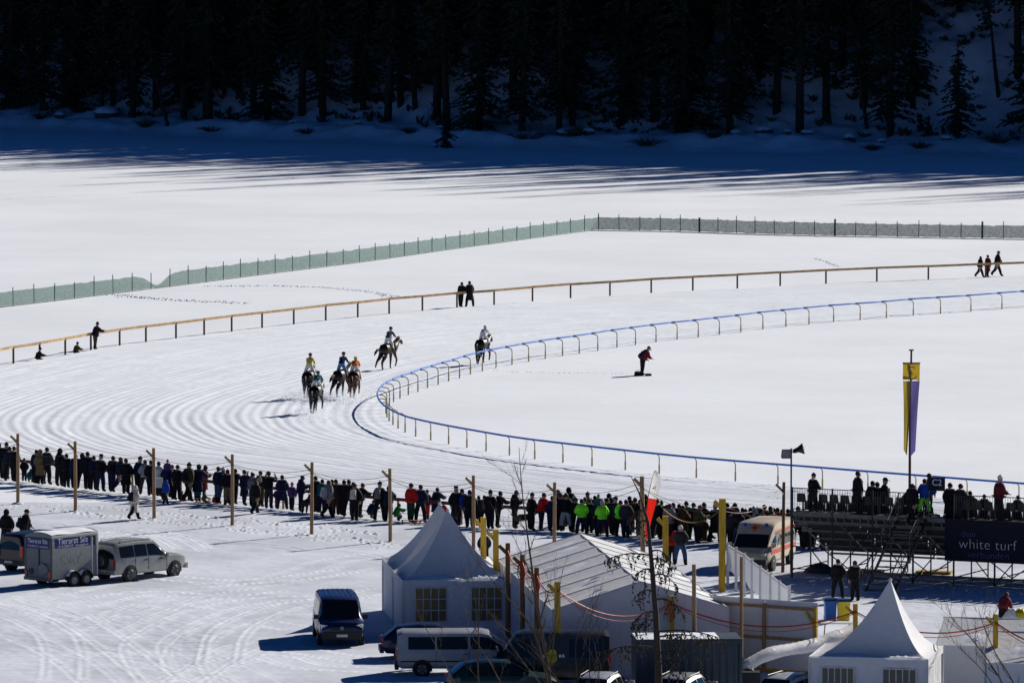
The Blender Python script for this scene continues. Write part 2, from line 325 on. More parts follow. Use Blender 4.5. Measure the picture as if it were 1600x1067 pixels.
def car_lot():
    """packed snow between the crowd and the tents: wheel ruts, footprints, ploughed ridges"""
    nx, ny = 760, 700
    xs = np.linspace(-30, 26, nx); ys = np.linspace(246, 336, ny)
    X, Y = np.meshgrid(xs, ys, indexing='ij')
    Z = 0.05 * (vnoise(X * .4, Y * .4, 1) - .5) + 0.016 * (vnoise(X * 1.7, Y * 1.7, 2) - .5) + 0.010 * (vnoise(X * 5, Y * 5, 4) - .5)
    rough = np.clip((vnoise(X * .12, Y * .12, 6) - .42) * 4, 0, 1) * np.clip((306 - Y) / 8, 0, 1)
    Z += rough * 0.028 * (vnoise(X * 3.3, Y * 3.3, 8) - .5)
    ruts = [[(0,985),(60,1008),(110,1035),(160,1075)],[(10,958),(70,985),(98,1015),(100,1045),(92,1075)],[(30,945),(90,960),(140,985),(190,1020),(260,1075)],[(60,930),(150,952),(260,1000),(420,1075)],
            [(300,955),(240,948),(180,965),(120,975),(60,960),(0,940)],[(390,935),(300,940),(230,958),(170,985),(150,990)],[(330,928),(270,940),(200,975),(175,978)],[(500,938),(420,940),(330,955),(260,985),(220,1015),(250,1075)],
            [(480,960),(400,965),(330,985),(300,1020),(330,1075)],[(460,985),(380,975),(310,1000),(285,1040),(310,1080)],[(110,1010),(200,1030),(290,1055),(360,1080)],[(130,1025),(230,1050),(300,1080)],
            [(150,915),(110,925),(60,935),(0,955)],[(420,925),(330,935),(250,930),(190,935),(120,950)],[(560,890),(480,905),(420,915),(300,925),(200,925)],[(600,870),(520,880),(440,905),(330,918)],
            [(150,848),(200,840),(250,845),(290,865)],[(150,843),(210,834),(265,842),(300,860)],[(570,1050),(480,1045),(420,1030),(350,1040),(250,1075)],[(560,1035),(470,1020),(400,1010),(330,1040),(280,1075)],
            [(600,925),(520,940),(430,955),(360,990),(340,1040)],[(440,1000),(380,1030),(300,1060)],[(250,905),(340,912),(430,910),(540,895)],[(100,1067),(90,1000),(40,970),(0,962)]]
    RUT = np.zeros_like(Z)
    for ru in ruts:
        pts = np.array([(p.x, p.y) for p in resample(catmull([G(*q) for q in ru], 6), step=0.5)])
        ra = random.uniform(.35, 1.1)
        for off in (-0.75, 0.75):
            t = np.gradient(pts, axis=0); t /= np.linalg.norm(t, axis=1)[:, None] + 1e-9
            q = pts + np.stack([-t[:, 1], t[:, 0]], 1) * off
            lo, hi = q.min(0) - 1, q.max(0) + 1
            ix = np.where((xs > lo[0]) & (xs < hi[0]))[0]; iy = np.where((ys > lo[1]) & (ys < hi[1]))[0]
            if len(ix) == 0 or len(iy) == 0: continue
            sx = slice(ix[0], ix[-1] + 1); sy = slice(iy[0], iy[-1] + 1)
            d = np.full((len(ix), len(iy)), 9.0)
            for a, b in q: d = np.minimum(d, (X[sx, sy] - a) ** 2 + (Y[sx, sy] - b) ** 2)
            d = np.sqrt(d)
            Z[sx, sy] += ra * (-0.022 * np.exp(-(d / 0.11) ** 4) + 0.019 * np.exp(-((d - 0.2) / 0.07) ** 2))
            RUT[sx, sy] = np.maximum(RUT[sx, sy], np.exp(-(d / 0.28) ** 4) * min(1, ra + .15) * .85 * (.3 + .7 * vnoise(X[sx, sy] * 1.5, Y[sx, sy] * 1.5, 41)))
    # trodden line of footprints along the wire poles
    for ru in ([(-20,783),(28,790),(118,804),(241,816),(363,827),(487,841),(610,853),(700,858)], [(0,776),(90,788),(200,800),(330,812),(470,826),(590,838)]):
        for p in resample([G(*q) for q in ru], step=0.33):
            for k in range(2):
                a, b = p.x + random.gauss(0, .35), p.y + random.gauss(0, .7); ii = int((a + 30) / 56 * (nx - 1)); jj = int((b - 246) / 90 * (ny - 1))
                if 2 < ii < nx - 3 and 2 < jj < ny - 3:
                    Z[ii - 1:ii + 1, jj - 1:jj + 1] -= 0.05; Z[ii + 1, jj - 1:jj + 2] += 0.06
    ex = np.clip(np.minimum((X + 30) / 3, (26 - X) / 3), 0, 1); ey = np.clip(np.minimum((Y - 246) / 2, (336 - Y) / 5), 0, 1)
    # the far side stops short of the crowd rail
    line = np.interp(xs, [p.x for p in crowd_rail], [p.y for p in crowd_rail])[:, None]
    ey = np.minimum(ey, np.clip((line - 0.6 - Y) / 2.0, 0, 1))
    e = ex * ey
    Zf = np.where(e > 0, 0.005 + np.maximum(0.10 + Z, 0.004) * np.minimum(1, e), -0.03)
    o = tag(link('car_park_ground', np_mesh('car_park_ground', np.stack([X.ravel(), Y.ravel(), Zf.ravel()], 1), grid_faces(nx, ny)), M_lot), kind='structure')
    o.data.attributes.new('rut', 'FLOAT', 'POINT').data.foreach_set('value', RUT.ravel().astype(np.float32))
car_lot()
LOTZ = 0.10

def trail(name, px, label, n_per=2.2, spread=0.25, size=0.16):
    """a walked line in the snow: trodden lumps"""
    mb = MB()
    for p in resample(catmull([G(*q) for q in px], 5), step=1 / n_per):
        a = Vector((p.x + random.gauss(0, spread), p.y + random.gauss(0, spread), 0))
        r = size * random.uniform(.6, 1.3); h = r * random.uniform(.35, .6); k = random.uniform(0, 6)
        vs = [a + Vector((math.cos(k + i * 1.2566) * r * random.uniform(.7, 1.2), math.sin(k + i * 1.2566) * r * random.uniform(.7, 1.2), -0.02)) for i in range(5)] + [a + Vector((random.gauss(0, .03), random.gauss(0, .03), h))]
        mb.add(vs, [(i, (i + 1) % 5, 5) for i in range(5)])
    tag(mb.build(name, M_snow), label, 'snow trail', kind='stuff')
trail('footprint_trail', [(175,460),(215,465),(270,469),(330,472),(383,474)], 'dark line of trampled snow in front of green net fence', 14, .5, .13)
trail('footprint_trail', [(320,448),(400,447),(470,448),(540,452),(590,458),(612,464)], 'curved walked line in snow beyond the wooden fence', 12, .35, .11)
trail('footprint_trail', [(0,312),(150,305),(350,296),(560,287)], 'faint ski track rising across the open lake snow', 8.0, .25, .06)
trail('footprint_trail', [(0,265),(300,274),(620,285),(800,291),(1100,301),(1600,312)], 'long faint track across the lake below tree shadows', 8.0, .15, .055)
trail('footprint_trail', [(770,579),(830,582),(900,583),(985,584)], 'walked line from the blue rail to man in red', 7, .13, .07)
trail('footprint_trail', [(1272,404),(1290,409),(1310,417)], 'short animal track beyond the wooden fence at right', 9, .12, .08)

# ------------------------------------------------------------------ hillside and wood
def shore(x):
    return np.interp(x, [-400, -90, -61, -30, 0, 57, 120, 500], [860, 826, 806, 776, 750, 727, 716, 700])
def hill(x, y):
    x = np.asarray(x, float); y = np.asarray(y, float); d = y - shore(x)
    sm = lambda a, b, t: np.clip((t - a) / (b - a), 0, 1) ** 2 * (3 - 2 * np.clip((t - a) / (b - a), 0, 1))
    z = 1.3 * sm(0, 5, d) * (0.7 + .6 * vnoise(x * .12, y * .12, 2)) + (0.7 * (vnoise(x * .3, y * .3, 3) - .4) + .55 * (vnoise(x * .8, y * .8, 13) - .5)) * sm(0, 4, d)
    sl = np.interp(x, [-80, 0, 60, 100, 190, 330], [0.45, 0.52, 0.60, 0.80, 1.02, 1.02])
    dd = np.clip(d - 9, 0, 100)
    z = z + dd * sl * np.clip(dd / 14, 0.35, 1) + np.clip(d - 109, 0, 999) * 0.1
    z = z + sm(9, 20, d) * (1.8 * (vnoise(x * .11, y * .11, 5) - .5) + .7 * (vnoise(x * .4, y * .4, 6) - .5) + .3 * (vnoise(x * 1.1, y * 1.1, 7) - .5))
    return np.where(d < 0, -0.4, z)
def hillside():
    ys = np.concatenate([np.linspace(-2, 60, 110), np.linspace(62, 420, 60)]); xs = np.concatenate([np.linspace(-170, -76, 25), np.linspace(-75, 85, 240), np.linspace(90, 330, 50)])
    X, D = np.meshgrid(xs, ys, indexing='ij'); Y = shore(X) + D
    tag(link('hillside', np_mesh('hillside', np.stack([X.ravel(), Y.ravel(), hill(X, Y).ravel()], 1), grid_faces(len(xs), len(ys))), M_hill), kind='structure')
hillside()

def spruce_mesh(seed, h, base, wid, dens=1.0, low=False):
    """crown of drooping whorls built from needle-spray faces"""
    rnd = random.Random(seed); V = []; Fc = []
    z = base; step = 0.9 if low else 0.42
    while z < h - 0.2:
        f = (h - z) / (h - base); rad = wid * (f ** 0.8) * rnd.uniform(.65, 1.15) + 0.12
        nb = max(4, int((6 if low else 9) * dens * (0.5 + f * .6)))
        for b in range(nb):
            if rnd.random() < .12: continue
            th = rnd.uniform(0, 6.283); L = rad * rnd.uniform(.6, 1.12); dr = rnd.uniform(.1, .38)
            ca, sa = math.cos(th), math.sin(th); ns = (2 if low else max(3, int(L / 0.34)))
            zz = z + rnd.uniform(-.25, .25)
            for k in range(ns):
                t = (k + rnd.uniform(.35, .9)) / ns; r = L * t; zc = zz - L * dr * t * t - rnd.uniform(0, .1)
                w = (0.9 if low else 0.34) * rnd.uniform(.7, 1.3) * (1.15 - .5 * t); ln = (L / ns) * rnd.uniform(1.0, 1.6)
                ox, oy = rnd.gauss(0, .1), rnd.gauss(0, .1)
                c = Vector((ca * r + ox, sa * r + oy, zc)); o = len(V); tl = rnd.uniform(-.25, .25)
                ax = Vector((ca, sa, -dr * 1.3)); sd_ = Vector((-sa, ca, tl))
                V += [c - ax * ln * .5, c + sd_ * w - Vector((0, 0, .10 + rnd.uniform(0, .18))), c + ax * ln * .6 - Vector((0, 0, .08)), c - sd_ * w - Vector((0, 0, .10 + rnd.uniform(0, .18)))]
                Fc.append((o, o + 1, o + 2, o + 3))
        z += step * rnd.uniform(.7, 1.3)
    return V, Fc
def trunk_mb(h, r, base, rnd, stubs=True):
    mb = MB(); lx, ly = rnd.uniform(-.25, .25), rnd.uniform(-.25, .25)
    mb.tube([(0, 0, -1.2), (lx * .2, ly * .2, h * .2), (lx, ly, h * .5), (lx * .4, ly * .4, h * .97)], [r * 1.25, r, r * .7, .03], 8)
    if stubs:
        for k in range(16):
            z = rnd.uniform(1.2, max(base + 1.5, 3)); th = rnd.uniform(0, 6.28); L = rnd.uniform(.3, 1.6)
            mb.tube([(0, 0, z), (math.cos(th) * L * .5, math.sin(th) * L * .5, z + .05), (math.cos(th) * L, math.sin(th) * L, z - .2)], [.035, .025, .01], 4, caps=False)
    return mb
spruces = []
for k, (h, base, wid, r) in enumerate([(24, 2.0, 3.1, .30), (27, 4.5, 2.9, .34), (22, 1.2, 2.7, .26), (26, 6.5, 2.4, .33), (20, 3.2, 2.4, .24), (25, 1.0, 3.5, .31), (28, 7.5, 2.6, .36)]):
    V, Fc = spruce_mesh(100 + k, h, base, wid)
    spruces.append((np_mesh('crown', V, Fc, False), trunk_mb(h, r, base, random.Random(k)).mesh('trunk', True), h, base))
small_sp = []
for k, (h, base, wid) in enumerate([(4.4, .15, 1.5), (11.3, 1.7, 3.0), (2.2, .1, .7)]):
    V, Fc = spruce_mesh(200 + k, h, base, wid, 1.25); small_sp.append((np_mesh('crown', V, Fc, False), trunk_mb(h, .05 + h * .012, base, random.Random(40 + k), False).mesh('trunk', True), h))
def plant_tree(x, y, crown, trunk, label, group=None, s=1.0, rz=0.0, tilt=(0, 0), name='spruce_tree'):
    z = float(hill(x, y)) if y > shore(x) else 0.0
    t = thing(name, label, 'tree', (x, y, z), rz, group); t.scale = (s, s, s); t.rotation_euler = (tilt[0], tilt[1], rz)
    link('trunk', trunk, M_bark, t); link('crown', crown, M_needle, t); return t
rnd = random.Random(11); pts = []
tries = 0
while tries < 20000 and len(pts) < 262:
    tries += 1
    x = rnd.uniform(-72, 78); d = 9.5 + 40 * rnd.random() ** 1.15
    u = x / 60.0
    if d < 14 and rnd.random() < .45: continue
    y = float(shore(x)) + d; px = 800 + x / y * F
    if d < 42 and (1075 < px < 1105 or 995 < px < 1012 or 715 < px < 745 or 1445 < px < 1475) and rnd.random() < .9: continue     # glades between the trunks
    if d < 26 and 1455 < px < 1560: continue
    dens = 2.6 if px < 700 else (3.4 if px < 1100 else 4.2)
    if all((x - a) ** 2 + (y - b) ** 2 > dens ** 2 for a, b, _ in pts): pts.append((x, y, d))
front = sorted([p for p in pts if p[2] < 17], key=lambda p: p[0] / p[1])
fi = 0
for (x, y, d) in sorted(pts, key=lambda p: p[0] / p[1]):
    k = rnd.randrange(len(spruces)); cr, tr, h, base = spruces[k]
    if d < 17:
        low = 'bare lower trunk' if base > 3 else 'branches down to the snow'
        w = ORD[fi] if fi < len(front) / 2 else ORD[len(front) - 1 - fi]; side = 'left' if fi < len(front) / 2 else 'right'
        lab = f'tall dark spruce with {low}, {w} from {side} along the lake edge'; fi += 1
    else: lab = 'dark spruce standing deep in the shaded wood behind the front row'
    plant_tree(x, y, cr, tr, lab, 'spruces of the dark lakeside wood', rnd.uniform(.92, 1.2) * (1.0 + .22 * (x + 72) / 150), rnd.uniform(0, 6.28), (rnd.gauss(0, .02), rnd.gauss(0, .025)))
p = G(697, 232); plant_tree(p.x, p.y + 1.5, small_sp[0][0], small_sp[0][1], 'small bushy young spruce standing alone on the lake shore', s=1.0)
yy = float(shore(50)) + 9; plant_tree((1497 - 800) / F * yy, yy, small_sp[1][0], small_sp[1][1], 'medium conical spruce with snow on its branches, right end of shore', s=1.0)
for px, d, lab in ((1450, 12, 'knee-high spruce sapling left of the conical spruce'), (1438, 14, 'small spruce sapling second left of the conical spruce'), (1305, 20, 'young spruce sapling on the slope among tall trunks')):
    yy = float(shore((px - 800) / F * 740)) + d; plant_tree((px - 800) / F * yy, yy, small_sp[2][0], small_sp[2][1], lab)
# leaning bare trunks at the wood's edge
for px, d, hh, lean, lab in ((262, 5, 12, .22, 'leaning bare trunk at the left of the shore'), (1355, 13, 13, .16, 'thin slanting trunk on the slope right of centre'), (1560, 20, 15, .14, 'slanting bare trunk near the right edge of the wood')):
    x = (px - 800) / F * 770; yy = float(shore(x)) + d; x = (px - 800) / F * yy
    t = thing('leaning_trunk', lab, 'tree', (x, yy, float(hill(x, yy)))); t.rotation_euler = (0, -lean, 0)
    trunk_mb(hh, .2, 8, random.Random(px)).build('trunk', M_bark, t, True)
    V, Fc = spruce_mesh(px, hh, hh * .55, 1.5, .5); link('crown', np_mesh('crown', V, Fc, False), M_needle, t)

def far_wood():
    rn = random.Random(5); protos = []
    for k in range(4):
        V, Fc = spruce_mesh(300 + k, 25 + 2 * k, 3.0, 2.1, .8, True); protos.append((np.array([tuple(v) for v in V]), np.array(Fc)))
    VV = []; FF = []; o = 0; n = 0
    for gx in np.arange(-165, 300, 7.6):
        for gd in np.arange(9, 150, 7.6):
            x = gx + rn.uniform(-2.6, 2.6); d = gd + rn.uniform(-2.6, 2.6)
            if -73 < x < 79 and d < 51: continue
            y = float(shore(x)) + d
            if rn.random() < (.42 if d < 60 else .6): continue
            V, Fq = protos[rn.randrange(4)]; s = rn.uniform(.9, 1.35); a = rn.uniform(0, 6.28); ca, sa = math.cos(a), math.sin(a)
            z = float(hill(x, y))
            VV.append(np.stack([(V[:, 0] * ca - V[:, 1] * sa) * s + x, (V[:, 0] * sa + V[:, 1] * ca) * s + y, V[:, 2] * s + z], 1)); FF.append(Fq + o); o += len(V); n += 1
    tag(link('forest', np_mesh('forest', np.concatenate(VV), np.concatenate(FF), False), M_needle), 'dense dark conifer wood covering the hillside above the shore', 'forest', kind='stuff')
    print('far trees', n)
far_wood()

def boulder(px, d, w, h, label, seed):
    x = (px - 800) / F * (float(shore((px - 800) / F * 760)) + d); y = float(shore(x)) + d; rn = random.Random(seed)
    t = thing('boulder', label, 'rock', (x, y, float(hill(x, y)) - .1), 0, 'boulders on the shore')
    mb = MB(); mb.ball((0, 0, h * .4), 1, 12, 8, sc=(w / 2, w / 2.4, h * .6)); mb.v = [tuple(c * rn.uniform(.85, 1.12) for c in v) for v in mb.v]; mb.build('rock', M_rock, t, False)
    mb = MB(); mb.ball((0, .05, h * .62), 1, 12, 6, sc=(w / 2.05, w / 2.4, h * .5), top=1.7); mb.build('snow_cap', M_hill, t, True)
for k, (px, d, w, h, lab) in enumerate([(165, 9, 3.0, 1.5, 'wide snow-capped boulder near the left of the shore'), (1328, 9, 1.4, 1.1, 'dark boulder right of centre on the shore bank'), (880, 8, 1.8, .9, 'low dark boulder at the middle of the bank'), (1262, 7, 1.6, .7, 'flat rock showing through bank snow, right of centre'), (1195, 8, 2.0, .9, 'broken dark rock under trees right of centre'), (740, 10, 1.7, 1.0, 'rough rock beside the small lone spruce'), (690, 9, 1.2, .7, 'small rock left of the small lone spruce'), (1378, 5, 1.1, .5, 'small low rock near the thick right trunk'), (920, 6, 1.5, .8, 'dark jagged rock right of the shore bench'), (1150, 7, 1.3, .9, 'dark rock left of the broken rock under trees'), (1230, 5, 1.0, .6, 'small dark rock on the bank below flat rock'), (560, 6, .9, .6, 'small dark rock on bank left of lone spruce'), (460, 7, 1.2, .7, 'dark rock on bank between leaning trunk and lone spruce'), (1480, 5, 1.2, .6, 'dark rock at the foot of conical spruce'), (90, 7, 1.2, .8, 'dark rock at the far left of the shore')]): boulder(px, d, w, h, lab, k)
def shore_bush(px, d, w, h, label, seed):
    x = (px - 800) / F * (float(shore((px - 800) / F * 750)) + d); y = float(shore(x)) + d; rn = random.Random(seed)
    t = thing('bare_bush', label, 'bush', (x, y, max(0, float(hill(x, y)))), 0, 'bare bushes on the shore'); mb = MB()
    for k in range(110):
        a = rn.uniform(0, 6.28); rr = rn.random() ** .6
        e = Vector((math.cos(a) * w / 2 * rr, math.sin(a) * w / 2 * rr, h * (1.05 - .6 * rr) * rn.uniform(.6, 1.1))); s = Vector((e.x * .25, e.y * .25, 0))
        mb.tube([s, s.lerp(e, .5) + Vector((0, 0, h * .12)), e], [.025, .018, .006], 3, caps=False)
    mb.build('branches', M_twig, t)
for k, a in enumerate([(330, 2, 4.5, .9, 'low bare bush on the shore left of centre'), (825, 2.5, 8, 1.6, 'wide bare bush on the bank at mid shore'), (1010, 2, 5.5, 1.5, 'rounded bare bush right of mid shore'), (1365, 2, 3.6, .9, 'low bare bush on the right part of the shore'), (225, 3, 4, 1.6, 'bare bush under the leaning left trunk'), (900, 4, 4, 1.3, 'small bare bush just right of the wide shore bush'), (640, 3, 3, 1.0, 'thin bare bush left of the small lone spruce'), (1120, 4, 4.5, 1.4, 'bare bush right of the rounded shore bush'), (1560, 4, 6, 1.7, 'tall bare bush at the right end of shore'), (1440, 3, 4, 1.2, 'bare bush left of the conical spruce foot'), (480, 3, 3.5, .9, 'low bare bush midway along the left shore'), (60, 4, 4, 1.2, 'bare bush at the far left of the shore')]): shore_bush(*a, seed=60 + k)
def undergrowth():
    rn = random.Random(77); mb = MB()
    for k in range(900):
        x = rn.uniform(-72, 80); d = 10 + 34 * rn.random(); y = float(shore(x)) + d; c = Vector((x, y, float(hill(x, y)))); w = rn.uniform(.4, 1.6); h = rn.uniform(.3, 1.3)
        for j in range(9):
            a = rn.uniform(0, 6.28); e = c + Vector((math.cos(a) * w * rn.random(), math.sin(a) * w * rn.random(), h * rn.uniform(.4, 1))); m_ = c.lerp(e, .5); q = Vector((rn.gauss(0, .12), rn.gauss(0, .12), rn.gauss(0, .1)))
            mb.add([c + Vector((0, 0, -.1)), m_ + q, e, m_ - q], [(0, 1, 2, 3)])
    tag(mb.build('undergrowth', M_twig), 'dark bare scrub on the snow slope among the spruces', 'undergrowth', kind='stuff')
undergrowth()
def shore_bench():
    x = (833 - 800) / F * 757; y = float(shore(x)) + 7.5; t = thing('park_bench', 'dark wooden bench above the bushes on the shore bank', 'bench', (x, y, float(hill(x, y)) + .1))
    for k in range(3): MB().box((0, -.1 + k * .13, .45), (2.2, .11, .04)).build('seat_slat', M_post_dark, t)
    for k in range(2): MB().box((0, .24, .65 + k * .18), (2.2, .04, .12)).build('back_slat', M_post_dark, t)
    for s in (-.8, .8): MB().box((s, .03, .2), (.08, .4, .5)).build('leg', M_post_dark, t)
shore_bench()

# ------------------------------------------------------------------ fences
def net_material():
    m = bpy.data.materials.new('green_net'); m.use_nodes = True; nt = m.node_tree; b = nt.nodes['Principled BSDF']
    b.inputs['Base Color'].default_value = (0.010, 0.115, 0.085, 1); b.inputs['Roughness'].default_value = .8
    tr = nt.nodes.new('ShaderNodeBsdfTransparent'); mx = nt.nodes.new('ShaderNodeMixShader')
    uv = nt.nodes.new('ShaderNodeTexCoord'); w1 = nt.nodes.new('ShaderNodeTexNoise'); w1.inputs['Scale'].default_value = 5; nt.links.new(uv.outputs['Object'], w1.inputs['Vector'])
    mr = nt.nodes.new('ShaderNodeMapRange'); mr.inputs['To Min'].default_value = .58; mr.inputs['To Max'].default_value = .9; nt.links.new(w1.outputs['Fac'], mr.inputs['Value'])
    nt.links.new(mr.outputs[0], mx.inputs[0]); nt.links.new(tr.outputs[0], mx.inputs[1]); nt.links.new(b.outputs[0], mx.inputs[2]); nt.links.new(mx.outputs[0], nt.nodes['Material Output'].inputs[0]); return m
M_net = net_material(); M_gpost = mat('green_steel_post', (0.006, 0.045, 0.03), .5)
def net_fence(px, label, step, thick_every, sagmap=None):
    pts = resample(catmull([G(*q) for q in px], 6), step=step); t = thing('net_fence', label, 'fence', pts[0])
    rn = random.Random(len(pts)); o = pts[0]
    for i, p in enumerate(pts):
        r = 0.035 if not (thick_every and i % thick_every == thick_every - 2) else .09
        hh = 1.22 + rn.uniform(0, .28)
        MB().tube([p - o - Vector((0, 0, .1)), p - o + Vector((rn.gauss(0, .02), 0, hh))], r, 5).build('post', M_gpost, t)
        if i + 1 < len(pts):
            q = pts[i + 1]; P = []; drop = 1.0
            for k in range(7):
                s = k / 6; c = p.lerp(q, s) - o; sag = math.sin(s * math.pi) * rn.uniform(.0, .09) + rn.uniform(0, .04)
                bt = .02 + rn.uniform(0, .05); top = 1.15 - sag
                if sagmap: top *= sagmap((c + o).x)
                bulge = math.sin(s * math.pi) * .08
                P.append([c + Vector((0, -.03 - bulge * j * (3 - j) / 2.2, bt + (top - bt) * j / 3)) for j in range(4)])
            MB().grid(P).build('net_panel', M_net, t, True)
            MB().tube([row[0] + Vector((0, 0, .02)) for row in P], .018, 4, caps=False).build('bottom_cord', M_gpost, t)
    return t
net_fence([(-330,520),(-180,502),(0,481),(100,469),(200,456.5),(300,444),(400,431),(520,416),(600,405.5),(700,391),(800,377.5),(880,366.5),(935,359.5)], 'green net fence running from the left edge up to its corner', 3.05, 0, lambda x: 1 - .75 * math.exp(-((x + 26.7) / .75) ** 2))
net_fence([(935,359.5),(1060,361.5),(1200,366),(1330,369),(1480,371.5),(1600,373.5),(1700,375.5)], 'green net fence running from its corner to the right edge', 1.85, 7)

def rail_fence():
    t = thing('wooden_fence', 'pale wooden rail fence along the outside of the far straight', 'fence', outer_far[-1]); o = outer_far[-1]
    P = outer_far + resample(catmull([outer_far[-1]] + bend + [crowd_rail[0]], 6), step=4.3)[1:]
    for a, b in zip(P, P[1:]):
        MB().beam(a - o + Vector((0, -.07, 1.07)), b - o + Vector((0, -.07, 1.07 + random.uniform(-.02, .02))), .05, .17).build('rail', M_rail_wood, t)
    for p in P: MB().box(p - o + Vector((0, 0, .5)), (.13, .11, 1.24)).build('post', M_post_dark, t)
rail_fence()
def blue_rail():
    t = thing('running_rail', 'curved inner running rail, blue plastic on bent yellow posts', 'rail', inner[40]); o = inner[40]
    C = catmull(inner, 6); railpts = []
    for i, p in enumerate(inner):
        a, b = inner[max(0, i - 1)], inner[min(len(inner) - 1, i + 1)]; d = (b - a).normalized(); n = Vector((d.y, -d.x, 0)); n = -n if n.dot(p - Vector((12, 400, 0))) < 0 else n
        if i > 45: n = n if n.y < 0 else -n
        if i < 30: n = n if n.y > 0 else -n
        q = p - o
        MB().tube([q - Vector((0, 0, .1)), q + Vector((0, 0, .48))], .05, 6).build('post_sleeve', M_bend_post, t)
        MB().tube([q + Vector((0, 0, .45)), q + Vector((0, 0, .88)), q + Vector((0, 0, 1.0)) + n * .06, q + Vector((0, 0, 1.08)) + n * .2, q + Vector((0, 0, 1.09)) + n * .48], .034, 6).build('post', M_bend_post, t)
        railpts.append(q + n * .5 + Vector((0, 0, 1.13)))
    R_ = catmull(railpts, 4)
    for i in range(0, len(R_) - 1, 4):
        MB().tube(R_[i:i + 5], .054, 8).build('rail', M_blue_rail, t, True)
    return [p + o for p in railpts]
blue_rail()
def crowd_fence():
    pts = resample(catmull(crowd_rail[1:], 6), step=4.0); o = pts[0]; t = thing('crowd_rail', 'dark red wooden rail the long row of spectators leans on', 'rail', o)
    for a, b in zip(pts, pts[1:]):
        MB().beam(a - o + Vector((0, 0, 1.0)), b - o + Vector((0, 0, 1.0)), .06, .16).build('rail', M_redrail, t)
        MB().tube([a - o + Vector((0, 0, .35)), (a + b) / 2 - o + Vector((0, 0, .3)), b - o + Vector((0, 0, .35))], .012, 4).build('rope', M_cable, t)
    for p in pts: MB().tube([p - o + Vector((0, .06, -.1)), p - o + Vector((0, .06, 1.08))], .06, 7).build('post', M_wood, t)
crowd_fence()

# ------------------------------------------------------------------ people
SKINM = mat('skin', (0.42, 0.24, 0.17), .6)
COL = {'black': (.010, .010, .012), 'charcoal': (.03, .03, .034), 'navy': (.010, .014, .045), 'blue': (.012, .055, .32), 'teal': (.01, .10, .12), 'green': (.02, .26, .05), 'lime': (.16, .62, .02), 'neon green': (.22, .85, .03), 'red': (.46, .015, .012),
       'dark red': (.11, .012, .02), 'brown': (.06, .03, .018), 'grey': (.16, .16, .165), 'pale grey': (.34, .35, .36), 'white': (.62, .62, .60), 'cream': (.55, .50, .42), 'khaki': (.17, .12, .06), 'purple': (.08, .035, .14), 'pink': (.45, .07, .12), 'yellow': (.62, .50, .02), 'orange': (.62, .14, .01), 'denim': (.04, .07, .15), 'olive': (.05, .055, .02), 'dark green': (.012, .05, .025), 'light blue': (.15, .3, .55)}
def cloth(c): return mat('cloth_' + c.replace(' ', '_'), COL[c], .85, var=.2, scale=9, bump=.25, bscale=14, spec=.2)
HAIR = {'black': (.008, .007, .007), 'brown': (.04, .02, .01), 'blond': (.25, .16, .06), 'white': (.6, .6, .6)}
POSES = {  # lean, head, armL(a,b,abd), armR, legL(t,k,spread), legR
    'lean': (13, 8, (38, 55, .12), (38, 55, .12), (6, 4, .03), (-7, 5, .03)),
    'stand': (3, 4, (2, 18, .10), (4, 14, .10), (4, 3, .02), (-4, 4, .02)),
    'photo': (2, 0, (62, 112, .10), (58, 118, .10), (4, 3, .04), (-4, 4, .04)),
    'apart': (4, 6, (6, 74, .09), (10, 60, .08), (3, 2, .12), (-3, 3, .12)),
    'walk': (7, 4, (26, 22, .06), (-22, 28, .06), (26, 10, .0), (-20, 26, .0)),
    'phone': (4, 26, (22, 92, .05), (26, 88, .05), (3, 2, .02), (-3, 3, .02)),
    'bent': (34, 20, (-14, 44, .05), (-8, 60, .05), (4, 5, .05), (-5, 4, .05)),
    'sit': (6, 4, (28, 60, .08), (28, 60, .08), (84, 84, .05), (82, 82, .05)),
    'crouch': (28, 5, (40, 60, .1), (40, 60, .1), (98, 128, .08), (80, 134, .08)),
    'ground': (16, 6, (35, 50, .08), (35, 50, .08), (78, 70, .08), (70, 60, .1)),
    'jockey': (58, -30, (20, 40, .04), (20, 40, .04), (34, 62, .20), (34, 62, .20)),
    'perch': (36, -16, (18, 34, .04), (18, 34, .04), (12, 26, .20), (12, 26, .20))}
